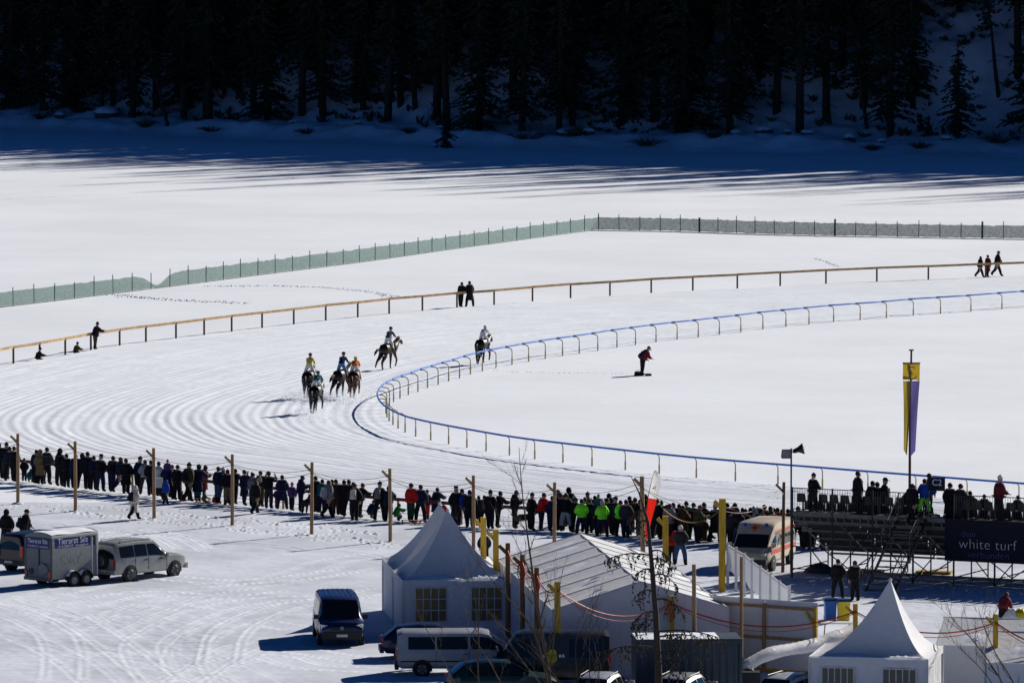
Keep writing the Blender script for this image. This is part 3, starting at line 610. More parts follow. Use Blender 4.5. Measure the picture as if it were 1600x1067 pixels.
def fk(pose):
    ln, hd, aL, aR, lL, lR = POSES[pose]; J = {}
    def leg(t, k, sp, s):
        hip = Vector((.09 * s, 0, -.04)); t1 = R(t); kn = hip + Vector((sp * s, math.sin(t1) * .44, -math.cos(t1) * .44)); t2 = R(t - k)
        an = kn + Vector((sp * s * .3, math.sin(t2) * .43, -math.cos(t2) * .43)); return hip, kn, an, an + Vector((.02 * s, .17, -.05))
    L = {1: leg(*lR, 1), -1: leg(*lL, -1)}
    low = min(L[s][2].z for s in L)
    if pose == 'ground': low = -.02
    hz = .10 - low if pose != 'ground' else .16
    up = Vector((0, math.sin(R(ln)), math.cos(R(ln)))); P = Vector((0, 0, hz)); J['pel'] = P; J['wai'] = P + up * .17; J['che'] = P + up * .35; J['nek'] = P + up * .54
    h = R(ln * .5 + hd); hu = Vector((0, math.sin(h), math.cos(h))); J['hd0'] = J['nek'] + hu * .085; J['hd1'] = J['nek'] + hu * .165; J['hd2'] = J['nek'] + hu * .235
    for s, (a, b, ab) in ((1, aR), (-1, aL)):
        sh = P + up * .47 + Vector((.19 * s, 0, 0)); a1 = R(a + ln * .4); el = sh + Vector((ab * s, math.sin(a1) * .29, -math.cos(a1) * .29)); a2 = R(a + b + ln * .4)
        wr = el + Vector((-ab * s * .5, math.sin(a2) * .25, -math.cos(a2) * .25)); tip = wr + (wr - el).normalized() * .09
        J[f'sh{s}'], J[f'el{s}'], J[f'wr{s}'], J[f'ti{s}'] = sh, el, wr, tip
        J[f'hi{s}'], J[f'kn{s}'], J[f'an{s}'], J[f'to{s}'] = [q + P for q in L[s]]
    return J
BODY = {}; HEADC = {}
def body(pose):
    if pose in BODY: return BODY[pose]
    J = fk(pose)
    rad = {'pel': .13, 'wai': .12, 'che': .135, 'nek': .062, 'hd0': .072, 'hd1': .092, 'hd2': .08}
    ed = [('pel', 'wai'), ('wai', 'che'), ('che', 'nek'), ('nek', 'hd0'), ('hd0', 'hd1'), ('hd1', 'hd2')]
    for s in (1, -1):
        rad.update({f'sh{s}': .07, f'el{s}': .052, f'wr{s}': .036, f'ti{s}': .034, f'hi{s}': .115, f'kn{s}': .088, f'an{s}': .066, f'to{s}': .05})
        ed += [('che', f'sh{s}'), (f'sh{s}', f'el{s}'), (f'el{s}', f'wr{s}'), (f'wr{s}', f'ti{s}'), ('pel', f'hi{s}'), (f'hi{s}', f'kn{s}'), (f'kn{s}', f'an{s}'), (f'an{s}', f'to{s}')]
    K = list(rad); me = skin_mesh([J[k] for k in K], [(K.index(a), K.index(b)) for a, b in ed], [rad[k] for k in K], 1)
    # fingers, nose: small pieces of the same mesh
    bm = bmesh.new(); bm.from_mesh(me)
    ex = MB()
    for s in (1, -1):
        wr, ti = J[f'wr{s}'], J[f'ti{s}']; d = (ti - wr).normalized(); side = Vector((1, 0, 0)); dn = d.cross(side).normalized()
        for q in range(4):
            b0 = ti + side * (.024 * (q - 1.5)); L = (.075, .085, .08, .06)[q]
            ex.tube([b0, b0 + d * L * .5 + dn * .008, b0 + d * L * .85 + dn * .03], [.010, .009, .007], 4)
        b0 = wr.lerp(ti, .35) - side * s * .03; ex.tube([b0, b0 - side * s * .03 + d * .03, b0 - side * s * .035 + d * .06], [.011, .010, .008], 4)
    ex.tube([J['hd1'] + Vector((0, .08, .02)), J['hd1'] + Vector((0, .115, -.015))], [.01, .018], 5)
    tmp = ex.mesh('x', True); bm.from_mesh(tmp); bm.to_mesh(me); bm.free(); bpy.data.meshes.remove(tmp)
    cls = {k: 1 for k in K}
    for k in K:
        if k[:2] in ('hd', 'wr', 'ti') or k == 'nek': cls[k] = 0
        if k[:2] in ('an', 'to'): cls[k] = 2
    arr = np.array([J[k] for k in K]); ci = np.array([cls[k] for k in K]); n = len(me.polygons); cen = np.zeros(n * 3); me.polygons.foreach_get('center', cen)
    idx = ((cen.reshape(-1, 1, 3) - arr[None]) ** 2).sum(2).argmin(1); me.polygons.foreach_set('material_index', ci[idx].astype(np.int32)); me.polygons.foreach_set('use_smooth', [True] * n)
    for q in (SKINM, cloth('black'), cloth('charcoal')): me.materials.append(q)
    BODY[pose] = (me, J); return BODY[pose]
JACK = {}
def jacket(pose, kind):
    if (pose, kind) in JACK: return JACK[pose, kind]
    J = fk(pose); up = (J['che'] - J['pel']).normalized(); low = J['pel'] - up * .10
    V = [low, J['pel'] + up * .03, J['wai'], J['che'], J['nek'] + up * .06]; r = [.185, .19, .185, .2, .105]; E = [(0, 1), (1, 2), (2, 3), (3, 4)]
    if kind == 'slim': r = [.14, .14, .135, .155, .075]
    for s in (1, -1):
        o = len(V); V += [J[f'sh{s}'], J[f'el{s}'], J[f'wr{s}'] - (J[f'wr{s}'] - J[f'el{s}']) * .1]; r += [.108, .09, .07] if kind != 'slim' else [.078, .06, .045]; E += [(3, o), (o, o + 1), (o + 1, o + 2)]
    me = skin_mesh(V, E, r, 1, 2)
    if kind == 'coat':
        mb = MB(); rings = []; d = -up if pose not in ('sit', 'crouch', 'ground') else -up
        for z, a in ((-.02, .2), (.18, .215), (.38, .235), (.52, .25)):
            c = J['pel'] + Vector((0, d.y * z * .2, d.z * z)); rings.append([c + Vector((math.cos(t * .5236) * a * 1.12, math.sin(t * .5236) * a * .9, 0)) for t in range(13)])
        mb.grid(rings); tmp = mb.mesh('x', True); bm = bmesh.new(); bm.from_mesh(me); bm.from_mesh(tmp); bm.to_mesh(me); bm.free(); me.polygons.foreach_set('use_smooth', [True] * len(me.polygons))
    JACK[pose, kind] = me; return me
HATS = {}
def hat_mesh(kind):
    if kind in HATS: return HATS[kind]
    mb = MB()
    if kind == 'hair': mb.ball((0, -.02, .008), .114, 10, 7, sc=(.98, 1.02, 1.12), top=2.35)
    if kind == 'long_hair': mb.ball((0, -.022, .012), .13, 10, 7, sc=(.98, 1.02, 1.12), top=2.35); mb.tube([(0, -.07, .0), (0, -.10, -.14), (0, -.10, -.28)], [.10, .10, .05], 8)
    if kind == 'hat': mb.ball((0, -.005, .035), .122, 10, 6, sc=(.98, 1.05, 1.1), top=1.65); mb.ball((0, 0, .175), .03, 6, 4)
    if kind == 'brim_hat': mb.tube([(0, 0, .06), (0, 0, .17)], [.115, .10], 12); mb.tube([(0, 0, .055), (0, 0, .068)], [.2, .19], 14)
    if kind == 'cap': mb.ball((0, -.005, .035), .12, 10, 6, sc=(.98, 1.05, 1.05), top=1.6); mb.box((0, .15, .035), (.14, .12, .015), (-.2, 0, 0))
    if kind == 'hood': mb.ball((0, -.02, .0), .145, 10, 7, sc=(.95, 1.0, 1.12), top=2.3); mb.tube([(0, -.05, -.1), (0, -.06, -.2)], [.12, .13], 9)
    if kind == 'helmet': mb.ball((0, 0, .03), .14, 12, 7, sc=(.95, 1.08, 1.0), top=1.75); mb.box((0, .14, .02), (.13, .09, .012), (-.3, 0, 0))
    HATS[kind] = mb.mesh(kind, True); return HATS[kind]
def pack_mesh():
    if 'pack' not in HATS:
        mb = MB(); mb.box((0, -.02, .0), (.30, .17, .44), taper=.82); mb.box((0, -.13, -.08), (.22, .06, .2), taper=.85); mb.tube([(-.06, 0, .22), (0, -.02, .27), (.06, 0, .22)], .012, 5); HATS['pack'] = mb.mesh('backpack', False)
    return HATS['pack']
def person(loc, rz, label, pose='stand', h=1.75, jac='black', tro='black', kind='jacket', head='hair', headc='black', pack=None, group=None, boots='black'):
    me, J = body(pose); s = h / 1.73
    o = link('person', me, None); o.location = loc; o.rotation_euler = (0, 0, rz); o.scale = (s, s, s)
    tag(o, label, 'person', group)
    for i, m in ((1, cloth(tro)), (2, cloth(boots))):
        o.material_slots[i].link = 'OBJECT'; o.material_slots[i].material = m
    def part(name, mesh, m, loc=None, rot=None):
        if len(mesh.materials) == 0: mesh.materials.append(m)
        c = bpy.data.objects.new(name, mesh); col.objects.link(c); c.parent = o
        c.material_slots[0].link = 'OBJECT'; c.material_slots[0].material = m
        if loc is not None: c.location = loc
        if rot is not None: c.rotation_euler = rot
        return c
    part('coat' if kind == 'coat' else 'jacket', jacket(pose, kind), cloth(jac))
    ha = math.atan2(J['hd2'].y - J['hd0'].y, J['hd2'].z - J['hd0'].z)
    if head in ('hair', 'long_hair'): hm = mat('hair_' + headc, HAIR.get(headc, HAIR['black']), .7)
    else: hm = cloth(headc if headc in COL else 'black')
    part({'long_hair': 'hair', 'brim_hat': 'hat'}.get(head, head), hat_mesh(head), hm, J['hd1'] + Vector((0, 0, .01)), (-ha + (.75 if 'hair' in head else (.12 if head == 'hat' else 0)), 0, 0))
    if pack:
        up = (J['che'] - J['pel']); part('backpack', pack_mesh(), cloth(pack), J['che'] + Vector((0, -.25, -.06)), (-math.atan2(up.y, up.z), 0, 0))
    return o
LET = {'k': 'black', 'c': 'charcoal', 'n': 'navy', 'b': 'blue', 't': 'teal', 'g': 'green', 'r': 'red', 'd': 'dark red', 'w': 'brown', 'y': 'grey', 'l': 'pale grey', 'W': 'white', 'C': 'cream', 'h': 'khaki', 'p': 'purple', 'P': 'pink', 'N': 'neon green', 'o': 'olive', 'G': 'dark green', 'j': 'denim'}
POLE_X = [28, 118, 241, 363, 487, 610, 740, 866, 1005, 1128, 1223]
# x, foot y, height, pose, heading (degrees, 0 = back to the camera, -90 = facing right), colours jacket+trousers, garment j/c, head, extra
crowd = [
 (-1,749,1.78,'stand',0,'kk','j','hair',''),(9,750,1.78,'lean',-10,'kc','j','hat',''),(15,753,1.7,'apart',-20,'nk','j','hair',''),(22,754,1.75,'stand',-40,'kk','j','hair',''),
 (38,753,1.1,'stand',0,'kn','j','hat',''),(46,755,.95,'crouch',-20,'tn','j','hood',''),(55,757,1.68,'lean',-30,'nk','j','hair',''),(63,758,1.68,'stand',-15,'hk','c','hood',''),(73,758,1.82,'apart',-40,'ck','j','hair',''),
 (93,761,1.82,'apart',-45,'kk','j','hood',''),(104,763,1.66,'stand',-10,'kk','c','hair',''),(116,765,1.72,'lean',-30,'nk','j','hair',''),
 (129,765,1.7,'apart',10,'nk','j','hood',''),(137,766,1.84,'stand',-20,'kk','j','hair',''),(146,767,1.68,'lean',-10,'nk','j','hair',''),(157,769,1.76,'apart',-30,'kn','j','brim_hat',''),(175,770,1.76,'lean',-25,'kn','j','hair',''),(187,771,1.78,'walk',-70,'nn','j','hair',''),(197,773,1.72,'stand',0,'kk','c','hair',''),
 (215,773,1.78,'lean',-50,'nk','j','hat',''),(227,774,1.68,'apart',10,'lc','j','hair',''),(236,776,1.72,'stand',-10,'kk','j','hair',''),(248,777,1.68,'stand',-25,'Wk','c','hair',''),
 (262,782,1.74,'apart',0,'nk','j','hair','T'),(268,779,1.6,'lean',-15,'kn','j','hair',''),(259,790,1.2,'walk',-35,'bn','j','hood',''),(277,783,1.7,'apart',-50,'kk','j','hair',''),(283,783,.8,'ground',-30,'rr','j','hood',''),
 (294,786,1.9,'walk',-40,'ok','j','hat','k'),(301,784,1.5,'apart',-20,'kk','j','hair',''),(309,785,1.78,'lean',-30,'nt','c','long_hair',''),(319,779,1.55,'phone',-75,'dk','c','long_hair',''),(334,787,.72,'ground',-50,'rr','j','hat',''),(341,788,1.76,'stand',-35,'nj','j','hair',''),(349,788,1.68,'apart',0,'kk','j','hatW',''),(356,791,1.72,'stand',10,'kh','j','hair',''),
 (366,789,1.7,'lean',-20,'ck','j','hair',''),(382,791,1.7,'photo',-60,'nn','c','hair',''),(395,794,1.66,'photo',-40,'yk','j','hair',''),(399,806,1.66,'walk',-40,'kk','j','hair',''),(407,793,1.7,'stand',-20,'wo','j','hair',''),(420,796,1.78,'photo',-15,'kc','j','hair',''),(433,796,.98,'stand',-20,'pP','j','hat',''),(441,797,1.62,'apart',0,'nk','c','hair',''),(456,799,1.3,'stand',-30,'pk','j','hatP',''),(470,801,1.72,'phone',-80,'nn','j','hair',''),
 (493,802,1.72,'stand',-30,'kw','j','hair',''),(503,803,1.6,'lean',-10,'tn','j','hair',''),(512,811,1.82,'walk',-50,'yk','j','hair','l'),(519,803,1.58,'stand',-5,'kk','j','hair',''),(525,806,1.68,'stand',-10,'ww','j','hair',''),(536,807,1.68,'lean',-20,'kk','j','hair',''),(545,809,1.74,'apart',-10,'kk','j','hair',''),(552,808,1.6,'stand',-10,'ck','j','hair',''),(554,816,1.78,'stand',-10,'kk','j','hair','C'),(563,810,1.62,'lean',-60,'kk','j','hair',''),
 (578,812,1.25,'crouch',-50,'nn','j','hat',''),(593,815,1.78,'apart',-15,'kk','j','hat','y'),(607,816,1.64,'lean',0,'nk','j','hair',''),
 (618,815,1.2,'crouch',-70,'gy','j','hair',''),(642,818,1.84,'stand',-40,'rG','j','hair',''),(657,818,1.76,'apart',-20,'nk','j','hair',''),(667,813,1.35,'stand',-30,'kr','j','hat',''),(681,815,1.55,'lean',-40,'nn','c','hair',''),(693,817,.9,'stand',0,'rr','j','hat',''),
 (713,823,1.78,'stand',10,'kn','c','brim_hat',''),(722,823,1.72,'apart',0,'bj','j','hair',''),(734,826,1.74,'stand',0,'kk','c','hair',''),
 (748,823,1.4,'stand',-10,'kk','j','hair',''),(757,826,1.5,'apart',0,'ck','j','hair','h'),(766,827,1.72,'stand',-20,'kk','j','hat',''),(778,826,1.7,'lean',-65,'kk','j','hair',''),(804,827,1.76,'phone',-75,'kk','j','hair',''),(830,830,1.68,'apart',-60,'kk','j','hat',''),(846,831,1.76,'lean',-65,'rn','j','hair',''),(860,832,1.64,'lean',-50,'nn','j','hair',''),
 (876,831,1.74,'stand',0,'kk','j','hair',''),(884,832,1.76,'apart',-20,'kl','j','hair',''),(896,833,1.6,'lean',-70,'kk','j','hair',''),(909,838,1.66,'apart',0,'Nn','j','hair','p'),(914,833,1.6,'stand',0,'kk','j','hair',''),(921,834,1.56,'stand',-20,'kk','j','hair',''),
 (935,836,1.6,'stand',0,'nk','j','hair','T'),(941,841,1.66,'apart',0,'Nn','j','hatl','p'),(948,836,1.66,'apart',-20,'kd','j','hair',''),(958,838,1.74,'lean',-50,'nk','j','hat',''),(969,840,1.66,'apart',-40,'Nk','j','hair','p'),(978,842,1.74,'stand',-20,'cn','j','hair',''),(992,838,1.72,'apart',-20,'wd','j','hair',''),(1000,839,1.66,'stand',0,'kk','j','hair',''),
 (1014,842,1.66,'stand',0,'kk','j','hair',''),(1026,845,1.86,'apart',-40,'kk','j','hair',''),(1033,842,1.7,'stand',-10,'kk','j','hair',''),(1042,845,1.6,'stand',0,'kk','j','hair',''),(1052,847,1.74,'apart',0,'kk','c','hair','b'),(1061,846,1.66,'stand',-20,'nk','j','hair',''),(1072,846,1.78,'stand',-30,'gk','c','hair',''),(1083,847,1.74,'apart',-40,'wk','j','hair',''),(1096,847,1.76,'lean',-70,'kk','j','hair',''),(1101,848,1.05,'stand',-30,'ww','j','hair',''),(1108,849,.95,'ground',-60,'kk','j','hat',''),(1117,849,1.7,'apart',-10,'kk','c','hatW',''),
 (1136,851,1.84,'stand',-10,'kk','j','hair',''),(1144,850,1.66,'stand',0,'kk','j','hair',''),(1152,856,1.76,'apart',0,'kj','j','hair',''),(1160,851,1.62,'stand',-20,'wk','j','hair',''),(1178,850,1.6,'stand',20,'kk','j','hatl',''),(1184,853,1.66,'stand',0,'Wk','j','hood',''),(1194,851,1.76,'apart',-30,'dk','j','hair',''),(1209,852,1.64,'stand',0,'kk','j','hair',''),(1215,853,1.68,'stand',10,'wk','j','hair',''),
 (1231,852,1.6,'stand',0,'dk','j','hair',''),(1237,856,1.72,'stand',-10,'kk','j','hair',''),(1246,856,1.76,'apart',-20,'yk','j','hat',''),(1256,856,1.66,'stand',0,'nk','j','hair',''),(1266,857,1.7,'stand',0,'kk','c','hair',''),(1279,857,1.6,'apart',-10,'kk','j','hair',''),(1291,858,1.68,'stand',0,'nk','j','hair',''),(1303,857,1.7,'walk',-60,'dk','j','hair',''),(1315,858,1.62,'stand',0,'kd','j','hair',''),(1328,858,1.66,'apart',0,'kk','j','hair',''),
 (918,829,1.68,'apart',0,'kk','j','hatd',''),(930,831,1.62,'phone',0,'dk','j','hair',''),(952,832,1.74,'phone',10,'ck','j','long_hair',''),(985,834,1.68,'phone',30,'kk','j','hair',''),(1008,837,1.8,'stand',0,'kk','j','hood',''),(1020,839,1.8,'phone',30,'ok','c','long_hair',''),(1045,851,1.8,'phone',-20,'yk','j','hair',''),(1066,850,1.68,'phone',-20,'wk','c','long_hair',''),(1090,851,1.7,'phone',-60,'ok','j','hatd',''),(1125,853,1.8,'phone',-60,'kn','j','long_hair',''),(1141,856,1.62,'lean',-60,'ck','j','hatd',''),(1149,852,1.8,'stand',30,'kn','j','hat',''),(1165,855,1.62,'stand',10,'kk','j','hat',''),(1172,852,1.62,'phone',-20,'kk','j','hood',''),(1188,856,1.74,'stand',-40,'kk','c','long_hair',''),(1200,855,1.8,'lean',-60,'wk','j','hair',''),(1205,858,1.7,'stand',-40,'nk','j','hair',''),(1219,858,1.74,'lean',-60,'wk','j','long_hair',''),(1260,861,1.62,'lean',0,'yk','j','hood',''),(1285,862,1.74,'phone',-60,'ok','j','hatd',''),(890,825,1.8,'lean',10,'kn','j','hood',''),(868,825,1.7,'lean',-60,'yk','j','hood',''),
]
SEG = {}
for c in crowd:
    k = sum(1 for p in POLE_X if c[0] > p); SEG.setdefault(k, []).append(c)
for k, lst in SEG.items():
    for i, (x, y, h, pose, hdg, cc, gk, hd, ex) in enumerate(sorted(lst)):
        j, t = LET[cc[0]], LET[cc[1]]; g = 'coat' if gk == 'c' else 'jacket'
        where = 'left of the first cable pole' if k == 0 else ('right of the eleventh cable pole' if k == len(POLE_X) else f'between cable poles {ORD[k-1]} and {ORD[k]}')
        who = 'child' if h < 1.36 else 'person'; act = {'walk': 'walking', 'crouch': 'crouching', 'ground': 'sitting', 'lean': 'leaning', 'photo': 'with raised hands', 'phone': 'looking down'}.get(pose, 'standing')
        lab = f'{who} in {j} {g} {act}, {ORD[i]} from left {where}'
        hk, hc = hd, random.choice(['black', 'black', 'brown'])
        if hd[:3] == 'hat' and len(hd) > 3: hk, hc = 'hat', LET[hd[3]]
        elif hd in ('hat', 'hood', 'brim_hat', 'cap'): hc = j if hd == 'hood' else 'black'
        p = G(x, y)
        pk = {'k': 'black', 'l': 'pale grey', 'C': 'cream', 'y': 'grey', 'h': 'khaki', 'b': 'blue'}.get(ex)
        zz = 0.06 if pose == 'ground' else 0.04
        o = person((p.x, p.y, zz), R(hdg) + random.gauss(0, .06), lab, pose, h, j, t, 'coat' if gk == 'c' else 'jacket', hk, hc, pk)
        if ex == 'T':      # child carried on the shoulders
            person((p.x, p.y - .02, h * .84 - .52 * .62), R(hdg), f'small child riding on the shoulders of {ORD[i]} adult {where}', 'sit', 1.08, 'purple' if x < 400 else 'teal', 'black', 'jacket', 'hat', 'pink' if x < 400 else 'teal')
        if ex == 'p':      # reflective belt on the high-visibility jackets
            q = MB(); q.tube([(0, 0, .93), (0, 0, .98)], .19, 12); r_ = q.build('reflective_band', mat('reflective_grey', (.6, .6, .6), .4), o)
# people elsewhere on the snow and by the far fence
P = lambda x, y, h, pose, hdg, j, t, lab, kind='jacket', head='hair', hc='black', pack=None, z=0.0: person(G(x, y) + Vector((0, 0, z)), R(hdg), lab, pose, h, j, t, kind, head, hc, pack)
P(210, 814.5, 1.62, 'walk', -55, 'cream', 'black', 'person in long white coat with dark backpack walking alone across snow', 'coat', 'hood', 'cream', 'black', z=.06)
P(10, 861, 1.78, 'stand', -20, 'black', 'black', 'person in long dark coat and hood behind the dark pickup', 'coat', 'hood', 'black', None, .05)
P(39, 862, 1.86, 'walk', -70, 'black', 'black', 'person in dark hooded jacket walking right behind the horse trailer', 'jacket', 'cap', 'black', 'black', .05)
P(757, 886, 1.5, 'stand', 10, 'navy', 'black', 'dark person standing behind a yellow post beside the twin-peaked tent', 'jacket', 'hair', 'black', None, .05)
P(1050, 882, 1.45, 'bent', -20, 'red', 'black', 'person in bright red jacket bending behind thick yellow post', 'jacket', 'hood', 'red', None, .05)
P(1063, 885, 1.75, 'apart', -10, 'charcoal', 'denim', 'grey-haired person in dark jacket right of bending red jacket', 'jacket', 'hair', 'white', None, .05)
P(1309, 937, 1.62, 'apart', -20, 'black', 'black', 'dark person standing behind the blue bin', 'jacket', 'hair', 'black', None, .08)
P(1336, 942, 1.68, 'stand', 20, 'black', 'black', 'dark slim person standing behind the yellow bin', 'jacket', 'hair', 'black', None, .08)
P(1567, 985, 1.5, 'bent', -30, 'dark red', 'black', 'person in dark red jacket bending over bundles at right edge', 'jacket', 'long_hair', 'brown', None, .08)
P(1004, 586, 1.78, 'bent', -65, 'dark red', 'black', 'person in dark red jacket stooping alone inside the blue rail', 'jacket', 'cap', 'black', 'navy')
P(720, 480, 1.72, 'lean', -35, 'black', 'black', 'dark person leaning on the far wooden fence, left of two', 'jacket', 'hair', 'black')
P(734, 480, 1.78, 'apart', 20, 'black', 'black', 'dark person in long jacket at far wooden fence, right of two', 'coat', 'hair', 'black')
P(149, 547, 1.72, 'lean', -60, 'black', 'olive', 'dark person leaning on far wooden fence near left edge', 'jacket', 'hat', 'black')
P(118, 553, 1.35, 'ground', -60, 'olive', 'black', 'dark person sitting on snow left of the leaning one', 'jacket', 'hat', 'black')
P(59, 563, 1.45, 'ground', -80, 'black', 'black', 'dark person sitting beside a fence post at far left', 'jacket', 'hat', 'black')
P(1531, 434, 1.62, 'walk', -80, 'black', 'charcoal', 'dark walker beyond far fence, leftmost of three')
P(1543, 433, 1.62, 'stand', -60, 'dark red', 'black', 'dark walker carrying a bag, middle of three beyond far fence', 'coat', 'hair', 'black')
P(1558, 432, 1.86, 'walk', -85, 'black', 'black', 'striding person in brimmed hat, rightmost of three beyond far fence', 'jacket', 'brim_hat', 'black')
def camera_bag():
    p = G(1004, 586.5); t = thing('camera_bag', 'black bag lying on snow at feet of the lone stooping person', 'bag', p - Vector((0, .35, 0)))
    MB().box((-.25, 0, .13), (.6, .35, .28), taper=.8).build('body', cloth('black'), t); MB().box((.35, .05, .07), (.45, .25, .14), taper=.8).build('pouch', cloth('charcoal'), t)
    MB().tube([(-.5, 0, .22), (-.25, 0, .36), (0, 0, .22)], .015, 5).build('handle', cloth('black'), t)
camera_bag()
# sledges and dogs among the crowd
def sled(px, py, rz, label, wood):
    t = thing('sledge', label, 'sledge', G(px, py) + Vector((0, 0, .03)), rz)
    for s in (-.17, .17): MB().tube([(-.5, s, .03), (.35, s, .03), (.5, s, .12), (.55, s, .25)], .02, 5).build('runner', wood, t)
    for k in range(4): MB().box((-.02, -.12 + k * .08, .26), (.8, .06, .02)).build('slat', wood, t)
    for a in (-.35, .3):
        for s in (-.17, .17): MB().box((a, s, .14), (.04, .04, .23)).build('leg', wood, t)
sled(318, 787, R(-8), 'wooden sledge standing beside the dark red coat', M_wood); sled(640, 822, R(5), 'brown sledge in front of red-jacketed spectator', M_wood3); sled(660, 823, R(-10), 'red sledge in front of navy spectator', mat('red_plastic', (.3, .02, .02), .5))
person(G(318, 787) + Vector((0, 0, .12)), R(-60), 'small child in khaki sitting on the wooden sledge', 'ground', .8, 'khaki', 'brown', 'jacket', 'hat', 'cream')
def animal(kind, s=1.0):
    """skinned four-legged body facing +Y; returns the mesh"""
    V = []; E = []; r = []
    def add(p, rad, par=None):
        V.append(Vector(p)); r.append(rad); i = len(V) - 1
        if par is not None: E.append((par, i))
        return i
    return V, E, r, add
def dog(px, py, rz, label, c):
    V, E, r, add = animal('dog')
    a = add((0, 0, .5), .12); b = add((0, .28, .52), .14, a); cst = add((0, .4, .55), .1, b); n = add((0, .5, .68), .075, cst); hd = add((0, .58, .75), .08, n); add((0, .74, .71), .04, hd)
    ru = add((0, -.28, .5), .11, a); tl = add((0, -.42, .55), .03, ru); add((0, -.55, .68), .015, tl)
    for sx in (-.09, .09):
        k = add((sx, .34, .42), .06, b); k2 = add((sx, .33, .22), .032, k); add((sx, .35, .03), .03, k2)
        k = add((sx, -.27, .4), .07, ru); k2 = add((sx, -.2, .28), .045, k); k3 = add((sx, -.33, .17), .028, k2); add((sx, -.29, .03), .028, k3)
    me = skin_mesh(V, E, r, 1, 0); t = link('dog', me, mat('fur_' + c, COL[c], .8)); t.location = G(px, py) + Vector((0, 0, .03)); t.rotation_euler = (0, 0, rz); t.scale = (1.1,) * 3; tag(t, label, 'dog')
    q = MB()
    for sx in (-.05, .05): q.tube([(sx, .55, .8), (sx * 1.6, .55, .86)], [.03, .008], 4)
    q.build('ears', mat('fur_' + c, COL[c], .8), t)
dog(479, 803, R(-15), 'brown dog standing left of the fifth cable pole', 'brown'); dog(817, 827, R(-80), 'black dog at feet of spectators right of thin bare tree', 'black')

# ------------------------------------------------------------------ horses and jockeys
HORSE = {}
def horse_mesh(gait):
    if gait in HORSE: return HORSE[gait]
    V, E, r, add = animal('horse')
    bar = add((0, -.1, 1.27), .285); wi = add((0, .34, 1.36), .26, bar); ch = add((0, .62, 1.3), .215, wi)
    up = {'stand': 0, 'gallop': -.12, 'trot': -.04}[gait]
    n1 = add((0, .9, 1.6 + up), .15, ch); n2 = add((0, 1.12, 1.84 + up * 1.6), .105, n1); po = add((0, 1.25, 1.96 + up * 2), .10, n2); f1 = add((0, 1.42, 1.83 + up * 2), .085, po); add((0, 1.58, 1.62 + up * 2), .06, f1)
    cr = add((0, -.55, 1.33), .27, bar); bu = add((0, -.8, 1.25), .18, cr)
    def fore(s, el, kn, fe, ho):
        a = add((.13 * s, .52, 1.12), .12, ch); b = add((.14 * s, .52 + el, .92), .08, a); c = add((.14 * s, .52 + kn[0], kn[1]), .05, b); d = add((.14 * s, .52 + fe[0], fe[1]), .034, c); add((.14 * s, .52 + ho[0], ho[1]), .048, d)
    def hind(s, st, hk, fe, ho):
        a = add((.15 * s, -.62, 1.1), .17, cr); b = add((.16 * s, -.62 + st, .9), .12, a); c = add((.15 * s, -.62 + hk[0], hk[1]), .06, b); d = add((.15 * s, -.62 + fe[0], fe[1]), .038, c); add((.15 * s, -.62 + ho[0], ho[1]), .05, d)
    if gait == 'gallop':
        fore(1, .1, (.38, .68), (.30, .35), (.2, .27)); fore(-1, 0, (.02, .52), (-.03, .2), (.04, .06)); hind(1, .1, (-.28, .55), (-.5, .22), (-.56, .1)); hind(-1, .2, (.0, .5), (.06, .2), (.13, .06))
    elif gait == 'trot':
        fore(1, .06, (.26, .62), (.16, .3), (.06, .22)); fore(-1, 0, (-.02, .52), (-.06, .2), (0, .06)); hind(1, .14, (-.22, .53), (-.2, .2), (-.13, .06)); hind(-1, .1, (-.34, .6), (-.5, .3), (-.52, .2))
    else:
        fore(1, 0, (.04, .53), (.06, .2), (.12, .06)); fore(-1, 0, (-.06, .53), (-.12, .2), (-.07, .06)); hind(1, .12, (-.24, .54), (-.16, .2), (-.09, .06)); hind(-1, .12, (-.14, .54), (-.02, .2), (.06, .06))
    me = skin_mesh(V, E, r, 1, 0)
    q = MB()
    for s in (-1, 1): q.tube([(.06 * s, 1.2, 2.02 + up * 2), (.075 * s, 1.22, 2.16 + up * 2)], [.035, .008], 5)
    tmp = q.mesh('x', True); bm = bmesh.new(); bm.from_mesh(me); bm.from_mesh(tmp); bm.to_mesh(me); bm.free(); me.polygons.foreach_set('use_smooth', [True] * len(me.polygons))
    t = MB(); t.tube([(0, -.88, 1.36), (0, -1.05, 1.3), (.03, -1.18, 1.05), (.06, -1.22, .75)], [.05, .075, .07, .02], 7) if gait != 'trot' else t.tube([(0, -.88, 1.36), (0, -1.12, 1.34), (.0, -1.35, 1.16), (.0, -1.48, .98)], [.05, .07, .085, .02], 7)
    m = MB()
    for k in range(6):
        a = k / 5; c = Vector((0, .62 + .62 * a - .11, 1.58 + .44 * a + up * 1.8 * a + .02)); m.box(c, (.05, .16, .17), (-.8, 0, 0))
    sd = MB(); P_ = [[Vector((math.cos(R(20 + 140 * j / 6)) * .31, -.02 + .3 * i / 3, 1.27 + .04 * i / 3 + math.sin(R(20 + 140 * j / 6)) * .305)) for j in range(7)] for i in range(4)]; sd.grid(P_)
    HORSE[gait] = (me, t.mesh('tail', True), m.mesh('mane'), sd.mesh('saddle_cloth', True)); return HORSE[gait]
